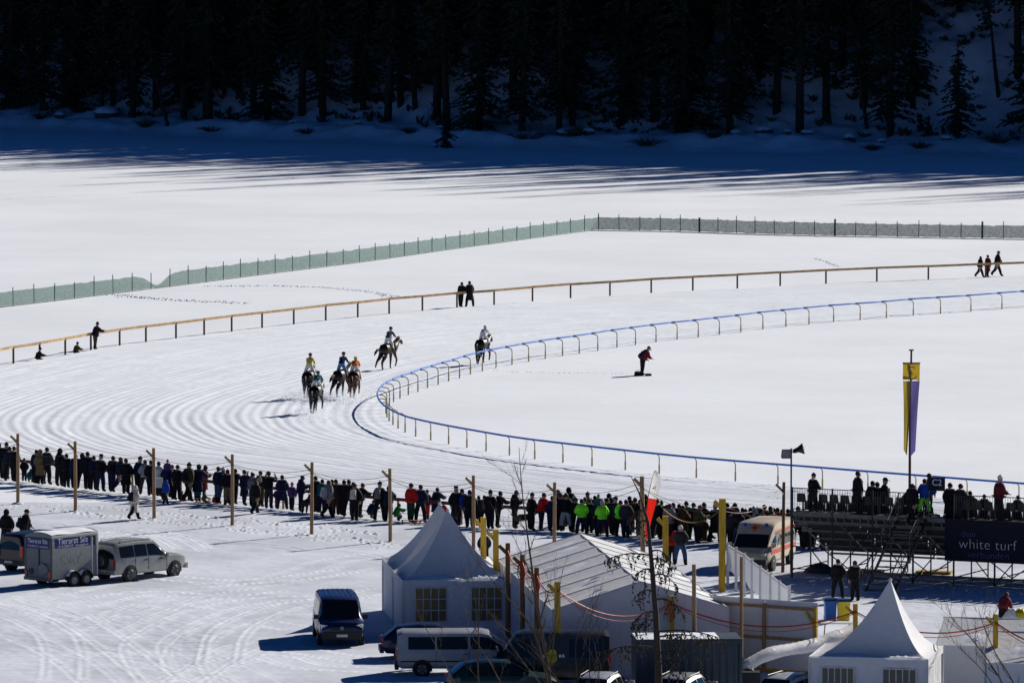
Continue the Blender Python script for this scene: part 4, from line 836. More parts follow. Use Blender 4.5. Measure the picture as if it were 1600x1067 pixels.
def horse(px, py, rz, gait, coat, label, j, tro, cap, jlab, cloth_c='charcoal', pose='perch'):
    me, tl, mn, sc_ = horse_mesh(gait); hm = mat('coat_' + coat, {'bay': (.05, .02, .010), 'chestnut': (.10, .03, .011), 'dark': (.022, .013, .010), 'black': (.012, .010, .010)}[coat], .5, var=.25, scale=2.5, spec=.4)
    dk = mat('horse_hair', (.008, .006, .005), .7); p = G(px, py)
    o = link('horse', me, hm); o.location = p + Vector((0, 0, .05)); o.rotation_euler = (0, 0, R(rz)); o.material_slots[0].link = 'OBJECT'; o.material_slots[0].material = hm; tag(o, label, 'horse', 'race horses on the bend')
    link('tail', tl, dk, o); link('mane', mn, dk, o); c = link('saddle_cloth', sc_, cloth(cloth_c), o); c.material_slots[0].link = 'OBJECT'; c.material_slots[0].material = cloth(cloth_c)
    for s in (-1, 1): MB().tube([(.33 * s, .12, 1.45), (.38 * s, .16, 1.15), (.38 * s, .18, 1.02)], .012, 4).build('stirrup', M_dsteel, o)
    J = fk(pose); dz = 1.22 - min(J['an1'].z, J['an-1'].z) * 1.56 / 1.73
    d = Vector((-math.sin(R(rz)), math.cos(R(rz)), 0))
    person(p + d * .04 + Vector((0, 0, .05 + dz)), R(rz), jlab, pose, 1.56, j, tro, 'slim', 'helmet', cap, None, 'jockeys on the race horses', 'black')
horse(483, 624, -12, 'gallop', 'dark', 'dark horse cantering away, leftmost of the six', 'yellow', 'white', 'olive', 'jockey in yellow silks on the leftmost dark horse')
horse(494, 648, -14, 'gallop', 'black', 'black horse nearest the camera kicking up snow', 'teal', 'white', 'teal', 'jockey in teal silks crouched on the nearest black horse', pose='jockey')
horse(533, 622, -26, 'trot', 'dark', 'dark brown horse left of the chestnut horse', 'navy', 'light blue', 'black', 'jockey in navy and pale blue beside the chestnut horse')
horse(554, 624, -8, 'gallop', 'chestnut', 'chestnut horse seen from behind beside the dark brown one', 'orange', 'white', 'yellow', 'jockey in orange and white crouched on the chestnut horse', pose='jockey')
horse(606, 579, -34, 'trot', 'bay', 'bay horse walking alone with its tail out', 'charcoal', 'white', 'black', 'jockey in dark and white silks standing on the lone bay horse')
horse(754, 571, -22, 'gallop', 'dark', 'dark bay horse galloping just behind the blue rail', 'white', 'white', 'white', 'jockey in white silks on the horse behind blue rail', pose='jockey')
def powder():
    m = bpy.data.materials.new('powder_snow'); m.use_nodes = True; nt = m.node_tree; tl = nt.nodes.new('ShaderNodeBsdfTranslucent'); df = nt.nodes.new('ShaderNodeBsdfDiffuse'); mx = nt.nodes.new('ShaderNodeMixShader')
    for q in (tl, df): q.inputs[0].default_value = (.9, .92, .96, 1)
    nt.links.new(tl.outputs[0], mx.inputs[1]); nt.links.new(df.outputs[0], mx.inputs[2]); nt.links.new(mx.outputs[0], nt.nodes['Material Output'].inputs[0]); return m
M_powder = powder()
def spray(px, py, w, h, n, seed, label):
    rn = random.Random(seed); p = G(px, py); mb = MB()
    for k in range(n):
        a = Vector((rn.gauss(0, w), rn.gauss(-.3, 1.2), .04 + abs(rn.gauss(0, h)))); s = rn.uniform(.006, .02); d = [Vector((rn.gauss(0, s), rn.gauss(0, s), rn.gauss(0, s))) for _ in range(3)]
        mb.add([a + q for q in d], [(0, 1, 2)])
    o = mb.build('snow_spray', M_powder); o.location = p; tag(o, label, 'snow', kind='stuff')
spray(483, 628, .9, .34, 9000, 1, 'powder snow kicked up under the leftmost horse'); spray(494, 652, .8, .26, 6000, 2, 'powder snow kicked up behind the nearest horse'); spray(545, 629, 1.1, .32, 8000, 3, 'powder snow kicked up under the two middle horses'); spray(754, 574, .6, .15, 1500, 4, 'powder snow under the horse behind the rail')

# ------------------------------------------------------------------ cable poles, wires, rope
def pole(px, h, label, ybase=None, ytop=None, r=.085, m=None, group='cable poles along the crowd', arm=True, square=False, rn=None):
    if ybase is None: ybase = (ytop - YH) * H / (H - h) + YH
    p = G(px, ybase); t = thing('cable_pole', label, 'pole', p, 0, group); m = m or M_wood
    q = random.Random(int(px)); lx = q.gauss(0, .03)
    if square: MB().beam((0, 0, -.2), (lx, 0, h), r * 2, r * 2.2).build('shaft', m, t)
    else: MB().tube([(0, 0, -.2), (lx * .5, 0, h * .5), (lx, 0, h)], [r * 1.08, r, r * .92], 9).build('shaft', m, t, True, 40)
    if arm: MB().beam((lx, -.02, h - .46), (lx - .36, -.02, h - .1), r * 1.5, r * 1.3).build('bracket', m, t)
    mb = MB(); a = 0
    mb.ball((0, 0, 0.02), .3, 9, 5, sc=(1.1, 1, .35), top=1.6); mb.build('snow_heap', M_lot, t, True)
    return p + Vector((lx, 0, h))
tops = []
for i, (x, y) in enumerate([(28,788),(118,801),(241,813),(363,824),(487,838),(610,849),(740,861),(866,873)]):
    tops.append(pole(x, 3.55, f'pale wooden cable pole, {ORD[i]} from the left along the crowd', y))
tops.append(pole(1005, 4.2, 'tall wooden pole beside the red and white feather flag', ytop=743, r=.11, m=M_wood))
tops.append(pole(1128, 4.2, 'thick yellow pole left of the ambulance', ytop=778, r=.135, m=M_wood2, square=True))
tops.append(pole(1223, 4.2, 'thin dark pole standing in front of the ambulance', ytop=752, r=.075, m=M_wood3, arm=True))
def cable(a, b, sag, r, m, parent, n=12, name='cable'):
    P_ = [Vector(a).lerp(Vector(b), k / n) - Vector((0, 0, sag * 4 * (k / n) * (1 - k / n))) for k in range(n + 1)]
    return MB().tube([p - parent.location for p in P_], r, 4, caps=False).build(name, m, parent)
w1 = thing('overhead_cable', 'sagging pair of black cables strung along the wooden poles', 'cable', tops[0])
first = tops[0] + Vector((-3.2, 4, -.4))
A = [first] + [p - Vector((.02, .1, .5)) for p in tops]
for a, b in zip(A, A[1:]):
    cable(a, b, .42, .013, M_cable, w1); cable(a + Vector((-.25, 0, .15)), b + Vector((-.25, 0, .12)), .28, .011, M_cable, w1)
# near posts carrying the orange rope
rope = []
for x, yt, hh, m, lab in ((756,807,4.2,M_wood2,'yellow square post in front of dark person beside the tent'),(776,826,4.1,M_wood2,'bright yellow post second of the row right of tent'),(794,847,4.2,M_wood3,'brown post at right edge of the twin-peaked tent'),(816,865,4.2,M_wood3,'dark brown post third right of the tent edge'),(839,885,4.2,M_wood3,'brown post wound with orange rope at its top'),(872,907,4.2,M_wood2,'yellow post with bracket before the long marquee'),
        (1050,929,3.3,M_wood2,'yellow post behind the larch with rope at top'),(1337,942,3.0,M_wood2,'yellow post beside the yellow bin'),(1555,958,4.0,M_wood2,'yellow post at the far right before low marquee')):
    rope.append(pole(x, hh, lab, ytop=yt, r=.11 if x < 900 else .085, m=m, group='posts carrying the orange rope', square=(m is M_wood2)))
pole(1040, 3.3, 'short thick yellow post left of the bending red jacket', ytop=805, r=.12, m=M_wood2, group='posts carrying the orange rope', square=True)
pole(1085, 4.9, 'plain grey wooden post in front of the right gable of marquee', ytop=880, r=.085, m=M_wood, group='bare posts by the marquee', arm=False)
pole(1158, 5.05, 'plain slim post before the white panel wall', ytop=868, r=.07, m=M_wood, group='bare posts by the marquee', arm=False)
ro = thing('orange_rope', 'orange rope sagging from post to post past the tents', 'rope', rope[2])
RP = [p - Vector((0, .14, .3)) for p in rope[2:]] + [rope[-1] + Vector((4.2, -1, -.9))]
for i, (a, b) in enumerate(zip(RP, RP[1:])):
    sg = .35 if i < 3 else (.75 if i < 5 else .6)
    cable(a, b, sg, .028, M_orange, ro, name='strand'); cable(a - Vector((0, 0, .06)), b - Vector((0, 0, .06)), sg * 1.18, .014, M_orange, ro, name='strand')
for p in (rope[4], rope[3], rope[6]):
    for k in range(3):
        c = p - ro.location - Vector((.02 * k, .13, .18 + .05 * k)); MB().tube([c + Vector((math.sin(j * .628) * (.1 + .03 * k), 0, -.28 - .05 * k + math.cos(j * .628) * (.28 + .05 * k))) for j in range(11)], .02, 5).build('coil', M_orange, ro)
yr = thing('yellow_rope', 'yellow rope sagging right of the short thick post', 'rope', G(1040, 900)); a = G(1036, 898); 
cable(Vector((a.x, a.y, 3.0)), Vector((a.x + 2.5, a.y + 1.0, 2.75)), .55, .025, mat('yellow_rope', (.3, .2, .05), .7), yr)

# ------------------------------------------------------------------ tents
def window_panel(parent, x0, x1, z0, z1, y, cols, rows, paneM):
    fr = MB(); w = thing_part('window', parent)
    for i in range(cols):
        for j in range(rows):
            a = x0 + (x1 - x0) * i / cols; b = x0 + (x1 - x0) * (i + 1) / cols; c = z0 + (z1 - z0) * j / rows; d = z0 + (z1 - z0) * (j + 1) / rows
            MB().box(((a + b) / 2, y - .006, (c + d) / 2), (b - a - .03, .01, d - c - .03)).build('pane', paneM, w)
    for i in range(cols + 1): MB().box((x0 + (x1 - x0) * i / cols, y - .015, (z0 + z1) / 2), (.035, .028, z1 - z0 + .03)).build('bar', M_white, w)
    for j in range(rows + 1): MB().box(((x0 + x1) / 2, y - .017, z0 + (z1 - z0) * j / rows), (x1 - x0, .028, .035)).build('bar', M_white, w)
def thing_part(name, parent):
    o = bpy.data.objects.new(name, None); col.objects.link(o); o.parent = parent; o.empty_display_size = .1; return o
M_pane = mat('brown_tent_window', (.24, .15, .055), .35, var=.35, scale=1.5, spec=.4); M_pane2 = mat('dark_tent_window', (.02, .02, .018), .25, spec=.5)
def pagoda(name, label, cx, cy, hw, eave, peak, rz, windows, pane, peak_off=(0, 0), ex=1.7, hd=None):
    """pagoda tent, front wall faces -Y before turning by rz; depth half hd"""
    hd = hd or hw; t = thing(name, label, 'tent', (cx, cy, .04), rz)
    n = 11; rings = []; sides = 28
    for i in range(n + 1):
        f = i / n; s = 1 - f; z = eave + (peak - eave) * (f ** ex if False else (1 - s) ** 1.0 * 0 + ((1 - s) ** ex)); sc_ = s
        ring = []
        for k in range(sides):
            a = k / sides * 4; e = int(a); q = a - e; c = [(-1, -1), (1, -1), (1, 1), (-1, 1), (-1, -1)]
            x = c[e][0] * (1 - q) + c[e + 1][0] * q; y = c[e][1] * (1 - q) + c[e + 1][1] * q
            pull = 1 - .05 * math.sin(q * math.pi) * math.sin(f * math.pi)
            ring.append(Vector((x * hw * sc_ * pull + peak_off[0] * f, y * hd * sc_ * pull + peak_off[1] * f, z + .04 * math.sin(q * math.pi) * s * -1)))
        rings.append(ring)
    c = [(-1, -1), (1, -1), (1, 1), (-1, 1)]
    for e in range(4):                                      # four fabric faces, each its own piece
        k0 = e * sides // 4; P_ = [[rings[i][(k0 + k) % sides] for k in range(sides // 4 + 1)] for i in range(n + 1)]
        MB().grid(P_).build('roof_panel', M_tent, t, True)
    MB().ball((peak_off[0], peak_off[1], peak - .02), .07, 8, 5).build('finial', M_tent, t, True)
    for (a, b) in (((-1, -1), (1, -1)), ((1, -1), (1, 1)), ((1, 1), (-1, 1)), ((-1, 1), (-1, -1))):
        P_ = []; nn = 26
        for k in range(nn + 1):
            q = k / nn; x = (a[0] + (b[0] - a[0]) * q) * (hw - .02); y = (a[1] + (b[1] - a[1]) * q) * (hd - .02); nx, ny = (a[1] - b[1]) / 2, (b[0] - a[0]) / 2
            w = .03 * math.sin(k * 1.7) + .015 * math.sin(k * 4.1)
            P_.append([Vector((x - ny * 0 + (-ny if False else 0) + (b[1] - a[1]) / 2 * w, y - (b[0] - a[0]) / 2 * w, z)) for z in (0, .8, 1.6, eave - .02)])
        MB().grid(P_).build('wall_panel', M_tent, t, True)
        va = []
        for k in range(nn * 2 + 1):
            q = k / (nn * 2); x = (a[0] + (b[0] - a[0]) * q) * (hw + .03); y = (a[1] + (b[1] - a[1]) * q) * (hd + .03)
            va.append([Vector((x, y, eave - .22 - .05 * abs(math.sin(k * .9)))), Vector((x, y, eave + .03))])
        MB().grid(va).build('valance', M_tent, t, True)
    for x, y in c: MB().tube([(x * (hw + .01), y * (hd + .01), 0), (x * (hw + .01), y * (hd + .01), eave)], .045, 6).build('corner_post', M_white, t)
    for (x0, x1, z0, z1, cl, rw) in windows: window_panel(t, x0, x1, z0, z1, -hd - .03, cl, rw, pane)
    # snow left lying on the front eave
    for (s0, s1, up) in ((-.9, .15, .15), (.2, .95, .12)):
        P_ = []
        for k in range(15):
            q = s0 + (s1 - s0) * k / 14; w = math.sin(math.pi * k / 14) * up * (1 + .3 * math.sin(k * 2.3)); r0, r1 = .985, .985 - w
            row = []
            for rr in (r0, (r0 + r1) / 2, r1):
                f = 1 - rr; z = eave + (peak - eave) * (f ** ex); row.append(Vector((q * hw * rr + peak_off[0] * f, -hd * rr + peak_off[1] * f, z + .012 + (.05 if rr not in (r0, r1) else 0))))
            P_.append(row)
        MB().grid(P_).build('snow_patch', M_snow, t, True)
    return t
pf = G(703, 999)
pagoda('pagoda_tent', 'white pagoda tent with two brown windows beside the blue van', (704 - 800) / F * 279.6, 279.7, 2.22, 2.32, 5.05, R(6.5), [(-1.72, -.42, .62, 2.02, 4, 3), (.62, 1.9, .62, 2.02, 4, 3)], M_pane, (-.13, 0), 1.55)
pagoda('pagoda_tent', 'rear white pagoda tent whose peak shows left of the front one', (690 - 800) / F * 284.4, 284.4, 2.3, 2.3, 4.88, R(6.5), [], M_pane, (-.1, 0), 1.55)
pagoda('pagoda_tent', 'white pagoda tent with dark windows at bottom right', (1373 - 800) / F * 252.6, 252.6, 2.22, 2.3, 5.03, R(-11), [(-1.75, -.55, .75, 1.92, 5, 1), (.55, 1.8, .75, 1.92, 5, 1)], M_pane2, (.5, .1), 1.85)
def marquee(name, label, ax, ay, bx, by, hw, eave, ridge, bays, snow_seed):
    """gabled frame tent from near gable centre a to far gable centre b"""
    d = Vector((bx - ax, by - ay, 0)); L = d.length; rz = math.atan2(d.y, d.x) - math.pi / 2; t = thing(name, label, 'tent', (ax, ay, .04), rz); rn = random.Random(snow_seed)
    for s in (-1, 1):
        for k in range(bays):
            y0, y1 = L * k / bays + .03, L * (k + 1) / bays - .03; P_ = []
            for i in range(7):
                q = i / 6; P_.append([Vector((s * hw * (1 - q), y0 + (y1 - y0) * j / 6, eave + (ridge - eave) * q - .07 * math.sin(j / 6 * math.pi) * (1 - .6 * q))) for j in range(7)])
            MB().grid(P_).build('roof_panel', M_tent, t, True)
            if rn.random() < .95:
                for m_ in range(2):      # thin snow lying on the panel
                    u0 = rn.uniform(.0, .6); w = rn.uniform(.15, .38); h0 = rn.uniform(.02, .55); hh = rn.uniform(.12, .4); P2 = []
                    for i in range(10):
                        row = []
                        for j in range(7):
                            q = min(.97, h0 + hh * j / 6 + .04 * math.sin(i * 1.9 + m_)); u = min(1, max(0, u0 + w * i / 9 + .12 * j / 6)); e_ = math.sin(math.pi * i / 9) * math.sin(math.pi * j / 6)
                            row.append(Vector((s * hw * (1 - q), y0 + (y1 - y0) * u, eave + (ridge - eave) * q - .07 * math.sin(u * math.pi) * (1 - .6 * q) + .055 * e_ - .012)))
                        P2.append(row)
                    MB().grid(P2).build('snow_patch', M_snow, t, True)
        for k in range(bays): MB().box((s * (hw - .01), L * (k + .5) / bays, eave / 2), (.03, L / bays - .06, eave)).build('wall_panel', M_tent, t)
        for k in range(bays + 1):
            y = L * k / bays; MB().beam((s * (hw + .01), y, eave + .0), (0, y, ridge + .0), .028, .05).build('seam', M_tent_clean, t)
    for y, sg in ((0, -1), (L, 1)):
        for s in (-1, 1): MB().slab([(0, y, 0), (s * hw, y, 0), (s * hw, y, eave - .02), (0, y, ridge - .03)], (0, .03 * sg, 0)).build('gable_panel', M_tent, t)
        for x in (-hw, -hw / 2, 0, hw / 2, hw): MB().box((x, y + sg * .04, (eave + (ridge - eave) * (1 - abs(x) / hw)) / 2), (.05, .02, eave + (ridge - eave) * (1 - abs(x) / hw) - .1)).build('gable_post', M_white, t)
    MB().tube([(0, -.05, ridge - .035), (0, L + .05, ridge - .035)], .04, 6).build('ridge_tube', M_tent, t)
    return t
marquee('marquee_tent', 'long white gabled marquee with ribbed snowy roof behind the larch', 5.07, 263.3, 2.89, 282.2, 3.5, 2.72, 3.8, 7, 3)
marquee('marquee_tent', 'low white marquee at the bottom right edge', 17.9, 251.6, 27.9, 250.6, 2.6, 2.3, 3.2, 3, 8)
marquee('marquee_tent', 'low white marquee roof behind the right pagoda tents', 17.0, 262.5, 27.5, 260.5, 2.7, 1.7, 2.5, 3, 9)

def panel_wall():
    a, b = G(1113, 1047), G(1277, 1060); d = b - a; L = d.length; t = thing('panel_wall', 'white panel wall with yellow timber frame right of marquee', 'wall', a, math.atan2(d.y, d.x))
    for k in range(2):
        for z0, z1 in ((.05, 1.45), (1.5, 3.0)): MB().box((L * (k + .5) / 2, .04, (z0 + z1) / 2), (L / 2 - .02, .03, z1 - z0)).build('panel', M_white, t)
    for x in (.06, L / 2, L - .06): MB().box((x, -.04, 1.42), (.12, .1, 2.84)).build('upright', M_wood2 if x > L / 2 else M_wood, t)
    for z in (.2, 1.48, 2.72): MB().box((L / 2, -.02, z), (L - .14, .06, .12)).build('crossbar', M_wood2 if z < 1 else M_wood, t)
    MB().beam((L - .5, -.05, 2.62), (L - .1, -.05, 2.1), .06, .1).build('brace', M_wood2, t)
panel_wall()
def picket_fence():
    xs = [1137, 1150, 1163, 1175, 1188, 1204, 1218, 1233]; yt = [848, 856, 863, 874, 883, 895, 906, 916]
    P_ = [G(x, (y - YH) * H / (H - 2.0) + YH) for x, y in zip(xs, yt)]; o = P_[0]; t = thing('white_fence', 'white post fence with cloth panels stepping down before ambulance', 'fence', o)
    for i, p in enumerate(P_):
        MB().box(p - o + Vector((0, 0, 1.0)), (.13, .1, 2.0 + (.12 if i % 2 else 0))).build('post', M_white, t)
        if i + 1 < len(P_):
            q = P_[i + 1]; d = q - p; n_ = 5; g = []
            for k in range(n_ + 1):
                c = p.lerp(q, .1 + .8 * k / n_) - o + Vector((0, .05 * math.sin(k * 1.6), 0)); g.append([c + Vector((0, 0, .75 + .1 * math.sin(i + k * .7))), c + Vector((0, 0, 1.25)), c + Vector((0, 0, 1.86))])
            MB().grid(g).build('cloth_panel', M_tent, t, True)
            MB().beam(p - o + Vector((0, 0, 1.9)), q - o + Vector((0, 0, 1.9)), .05, .09).build('rail', M_white, t)
picket_fence()
def hose():
    t = thing('air_duct', 'fat white flexible air duct in front of the panel wall', 'duct', G(1165, 1075)); o = t.location
    pts = catmull([(8.95, 258.5, .35), (9.0, 259.0, .9), (10.03, 260.0, 1.37), (11.73, 262.0, 1.46), (12.8, 263.2, 1.68), (13.9, 264.6, 1.9)], 14)
    rr = [.245 * (1 + .045 * (-1) ** i + .06 * math.sin(i * .5)) for i in range(len(pts))]
    MB().tube([p - o for p in pts], rr, 12).build('hose', M_tent, t, True)
    for i in range(14, len(pts), 14): MB().tube([pts[i] - o, pts[min(i + 1, len(pts) - 1)] - o], .265, 12).build('clamp_ring', M_white, t)
    hb = thing('heater_unit', 'dark heater blower where the white duct begins', 'machine', (9.15, 258.0, .1)); MB().box((0, 0, .45), (.9, .8, .75), taper=.92).build('housing', M_dsteel, hb); MB().tube([(0, .3, .6), (0, .55, .62)], .3, 12).build('outlet', M_plast, hb); MB().tube([(-.42, -.3, .18), (-.36, -.3, .18)], .18, 10).build('wheel', M_rubber, hb); MB().tube([(.36, -.3, .18), (.42, -.3, .18)], .18, 10).build('wheel', M_rubber, hb)
hose()
def container():
    t = thing('steel_container', 'grey-blue corrugated container behind parked cars', 'container', (4.72, 257.3, .04), R(4)); m = mat('container_paint', (.05, .068, .082), .5, .2, var=.2, scale=1.2)
    W, D_, Hh = 4.0, 2.2, 2.32
    for x0, x1, nm in ((0, 1.45, 'door_panel'), (1.5, W, 'side_panel')):
        g = []; n_ = int((x1 - x0) / .07)
        for k in range(n_ + 1):
            x = x0 + (x1 - x0) * k / n_; g.append([Vector((x, -D_ / 2 - (.035 if k % 4 < 2 else 0), .12)), Vector((x, -D_ / 2 - (.035 if k % 4 < 2 else 0), Hh - .1))])
        MB().grid(g).build(nm, m, t)
    for x in (0, W): MB().box((x, 0, Hh / 2), (.06, D_ - .1, Hh - .15)).build('end_panel', m, t)
    MB().box((W / 2, D_ / 2, Hh / 2), (W, .05, Hh - .15)).build('back_panel', m, t)
    MB().box((W / 2, 0, Hh - .02), (W + .08, D_ + .08, .06)).build('roof', m, t)
    for z in (.08, Hh - .1): MB().box((W / 2, -D_ / 2 - .02, z), (W + .1, .1, .12)).build('edge_beam', m, t)
    for x in (-.0, 1.475, W): MB().box((x, -D_ / 2 - .03, Hh / 2), (.1, .09, Hh - .1)).build('corner_post', m, t)
    for x in (.55, .85): MB().tube([(x, -D_ / 2 - .07, .2), (x, -D_ / 2 - .07, Hh - .2)], .02, 5).build('lock_rod', M_steel, t)
    g = [[Vector((-.0 + W * .8 * i / 16, -D_ / 2 + D_ * j / 6, Hh + .015 + .07 * math.sin(math.pi * i / 16) ** .5 * math.sin(math.pi * j / 6))) for j in range(7)] for i in range(17)]; MB().grid(g).build('snow_cover', M_snow, t, True)
container()

# ------------------------------------------------------------------ grandstand
SO = Vector((12.56, 299.8, 0)); SRZ = math.atan2(-4.8, 9.9); SU = Vector((math.cos(SRZ), math.sin(SRZ), 0)); SV = Vector((-math.sin(SRZ), math.cos(SRZ), 0))
def S(u, v, z): return SO + SU * u + SV * v + Vector((0, 0, z))
DECK, RISE, TREAD, LEN = 3.06, .42, .85, 15.6
def grandstand():
    t = thing('grandstand', 'dark scaffold grandstand seen from behind with rows of seats', 'grandstand', SO, SRZ); n = 6
    for k in range(n):
        z = DECK - RISE * k; v0 = TREAD * k
        for b in range(6):
            u0, u1 = LEN * b / 6 + .02, LEN * (b + 1) / 6 - .02
            MB().box(((u0 + u1) / 2, v0 + .22, z - .03), (u1 - u0, .36, .05)).build('deck_plank', M_dsteel, t); MB().box(((u0 + u1) / 2, v0 + .61, z - .03), (u1 - u0, .36, .05)).build('deck_plank', M_dsteel, t)
            MB().box(((u0 + u1) / 2, v0 + .03, z - .17), (u1 - u0, .03, .09)).build('riser_beam', M_steel, t)
            if k: MB().box(((u0 + u1) / 2, v0 - .02, z + .17), (u1 - u0, .025, .4)).build('riser_panel', M_dsteel, t)
    seat = MB(); seat.box((0, .1, .43), (.44, .4, .05)); P_ = [[Vector((-.22 * (1 - .12 * j / 3) + .44 * (1 - .12 * j / 3) * i / 5, -.1 - .04 * math.cos((i / 5 - .5) * 3.0) - .05 * j / 3, .45 + .36 * j / 3 - (.03 if j == 3 and i in (0, 5) else 0))) for j in range(4)] for i in range(6)]; seat.grid(P_); seat.add([p + Vector((0, .035, 0)) for r_ in P_ for p in r_], [(i * 4 + j, (i + 1) * 4 + j, (i + 1) * 4 + j + 1, i * 4 + j + 1) for i in range(5) for j in range(3)]); seat.box((0, .1, .2), (.06, .06, .42)); sm = seat.mesh('seat')
    nsx = int(LEN / .53)
    for k in range(4):
        for i in range(nsx):
            if 11 < i < 15 and k < 2: continue
            o = link('seat', sm, M_plast, t); o.location = (.3 + i * .53, TREAD * k + .42, DECK - RISE * k)
    for i in range(9):
        u = LEN * i / 8
        for v in (0, 2.1, 4.1):
            top = DECK - RISE * v / TREAD; MB().tube([(u, v, 0), (u, v, (DECK + 1.1) if v == 0 else top - .1)], .035 if v else .045, 6).build('standard', M_steel if v else M_dsteel, t)
        MB().tube([(u, 0, .45), (u, 4.1, .45)], .03, 5).build('ledger', M_steel, t); MB().tube([(u, 0, DECK - .12), (u, 4.1, DECK - .12 - RISE * 4.1 / TREAD)], .04, 5).build('raker', M_steel, t)
        MB().box((u, 0, .03), (.2, .2, .06)).build('base_plate', M_wood, t)
        if i < 8:
            u2 = LEN * (i + 1) / 8
            for z in (.5, 1.5, 2.45): MB().tube([(u, 0, z), (u2, 0, z)], .026, 5).build('ledger', M_steel, t)
            MB().tube([(u, 0, .2), (u2, 0, 2.45)] if i % 2 else [(u, 0, 2.45), (u2, 0, .2)], .028, 5).build('brace', M_dsteel, t)
            MB().tube([(u, 2.1, .3), (u2, 2.1, 1.6)] if i % 2 else [(u, 2.1, 1.6), (u2, 2.1, .3)], .028, 5).build('brace', M_dsteel, t)
            MB().box(((u + u2) / 2, -.02, DECK - .08), (u2 - u - .08, .05, .14)).build('fascia_beam', M_steel, t); MB().box(((u + u2) / 2, -.02, DECK - .42), (u2 - u - .08, .05, .06)).build('fascia_beam', M_steel, t)
            for q in range(5): MB().box((u + (u2 - u) * (q + .5) / 5, -.02, DECK - .25), (.05, .04, .28)).build('fascia_strut', M_steel, t)
            if i != 3:
                for z in (DECK + .12, DECK + 1.06): MB().tube([(u, 0, z), (u2, 0, z)], .022, 5).build('guard_rail', M_dsteel, t)
                mb = MB()
                for q in range(1, 16): mb.box((u + (u2 - u) * q / 16, 0, DECK + .59), (.014, .014, .92))
                tag(mb.build('guard_bars', M_dsteel, t), kind='stuff')
    # back stair: down from the deck towards the camera
    us, ue = 5.15, 6.5; nst = 13; run = 3.9
    for k in range(nst):
        f = (k + .5) / nst; MB().box(((us + ue) / 2, -run * f, DECK * (1 - f)), (ue - us - .08, .27, .04)).build('stair_tread', M_steel, t)
    for u in (us, ue):
        MB().beam((u, 0, DECK - .1), (u, -run, -.05), .05, .16).build('stringer', M_dsteel, t); MB().tube([(u, .1, DECK + 1.05), (u, -run, 1.0), (u, -run - .15, .6)], .03, 6).build('hand_rail', M_steel, t); MB().tube([(u, 0, DECK + .55), (u, -run, .5)], .02, 5).build('mid_rail', M_steel, t)
        for q in range(5): f = q / 4; MB().tube([(u, -run * f, DECK * (1 - f)), (u, -run * f, DECK * (1 - f) + 1.05)], .022, 5).build('rail_post', M_steel, t)
grandstand()
def fit(me, w):
    xs = [v.co.x for v in me.vertices]; s = w / (max(xs) - min(xs)); me.transform(Matrix.Diagonal((s, s, 1, 1))); return me
def banner():
    t = thing('banner', 'navy banner reading white turf hung on back of the grandstand', 'banner', S(7.4, -.09, 0), SRZ); L = 7.0
    g = [[Vector((L * i / 30, -.015 * math.sin(i * .8) - .02 * math.sin(i * .31), z)) for z in (1.2, 1.7, 2.2, 2.65, 3.04)] for i in range(31)]; MB().grid(g).build('cloth', M_navy, t, True)
    for s, x, z, w in (('dem', 1.15, 2.42, .62), ('white turf', 2.05, 1.98, 2.75), ('verbunden', 2.1, 1.52, 1.95)):
        o = link('lettering', fit(text_mesh(s, .5, .003, 1.05, 1.0, -.011), w), mat('dim_lettering', (.10, .12, .30), .6) if s != 'white turf' else M_letter, t); o.location = (x, -.05, z); o.rotation_euler = (math.pi / 2, 0, 0)
banner()
def c2_sign():
    t = thing('block_sign', 'dark C2 sign board above the grandstand stair', 'sign', S(6.62, -.05, DECK), SRZ); MB().tube([(0, 0, 0), (0, 0, 1.75)], .03, 6).build('post', M_steel, t); MB().box((.38, -.03, 1.52), (.8, .03, .6)).build('board', M_navy, t)
    o = link('lettering', fit(text_mesh('C2', .5, .003), .45), M_letter, t); o.location = (.4, -.05, 1.58); o.rotation_euler = (math.pi / 2, 0, 0)
c2_sign()
def on_stand(px, row, h, pose, hdg, j, tro, lab, kind='jacket', head='hair', hc='black', v=None, z=None):
    vv = (TREAD * row + .25) if v is None else v; k = (px - 800) / F; P0 = SO + SV * vv
    u = (k * P0.y - P0.x) / (SU.x - k * SU.y); person(S(u, vv, (DECK - RISE * row) if z is None else z), SRZ + R(hdg), lab, pose, h, j, tro, kind, head, hc)
on_stand(1272, 0, 1.6, 'apart', -20, 'black', 'black', 'dark person standing alone at left end of grandstand', head='hat')
on_stand(1342, 0, 1.8, 'stand', -50, 'black', 'black', 'tall dark person in coat standing on grandstand, second from left', 'coat')
on_stand(1362, 1, 1.74, 'lean', -30, 'charcoal', 'black', 'dark leaning spectator on grandstand, third from left', 'coat')
on_stand(1373, 1, 1.7, 'stand', 0, 'black', 'black', 'dark spectator squeezed between two others on grandstand')
on_stand(1384, 1, 1.86, 'stand', -60, 'black', 'black', 'dark spectator in peaked cap on grandstand', head='cap')
on_stand(1415, 1, 1.55, 'bent', -40, 'charcoal', 'black', 'stooping dark spectator beside the flagpole on grandstand')
on_stand(1427, 0, 1.82, 'walk', -10, 'black', 'black', 'person in black climbing the top of the grandstand stair', v=-.45, z=2.72)
on_stand(1447, 0, 1.62, 'apart', 10, 'blue', 'neon green', 'person in blue jacket and neon green trousers atop stair', v=.1)
on_stand(1454, 0, 1.82, 'stand', -30, 'blue', 'navy', 'taller person in blue jacket right of neon green trousers', v=.5)
on_stand(1487, 1, 1.8, 'stand', -10, 'black', 'black', 'dark spectator just right of the C2 sign post', 'coat')
on_stand(1503, 1, 1.78, 'apart', -20, 'charcoal', 'black', 'broad dark spectator below the right edge of C2 sign', 'coat')
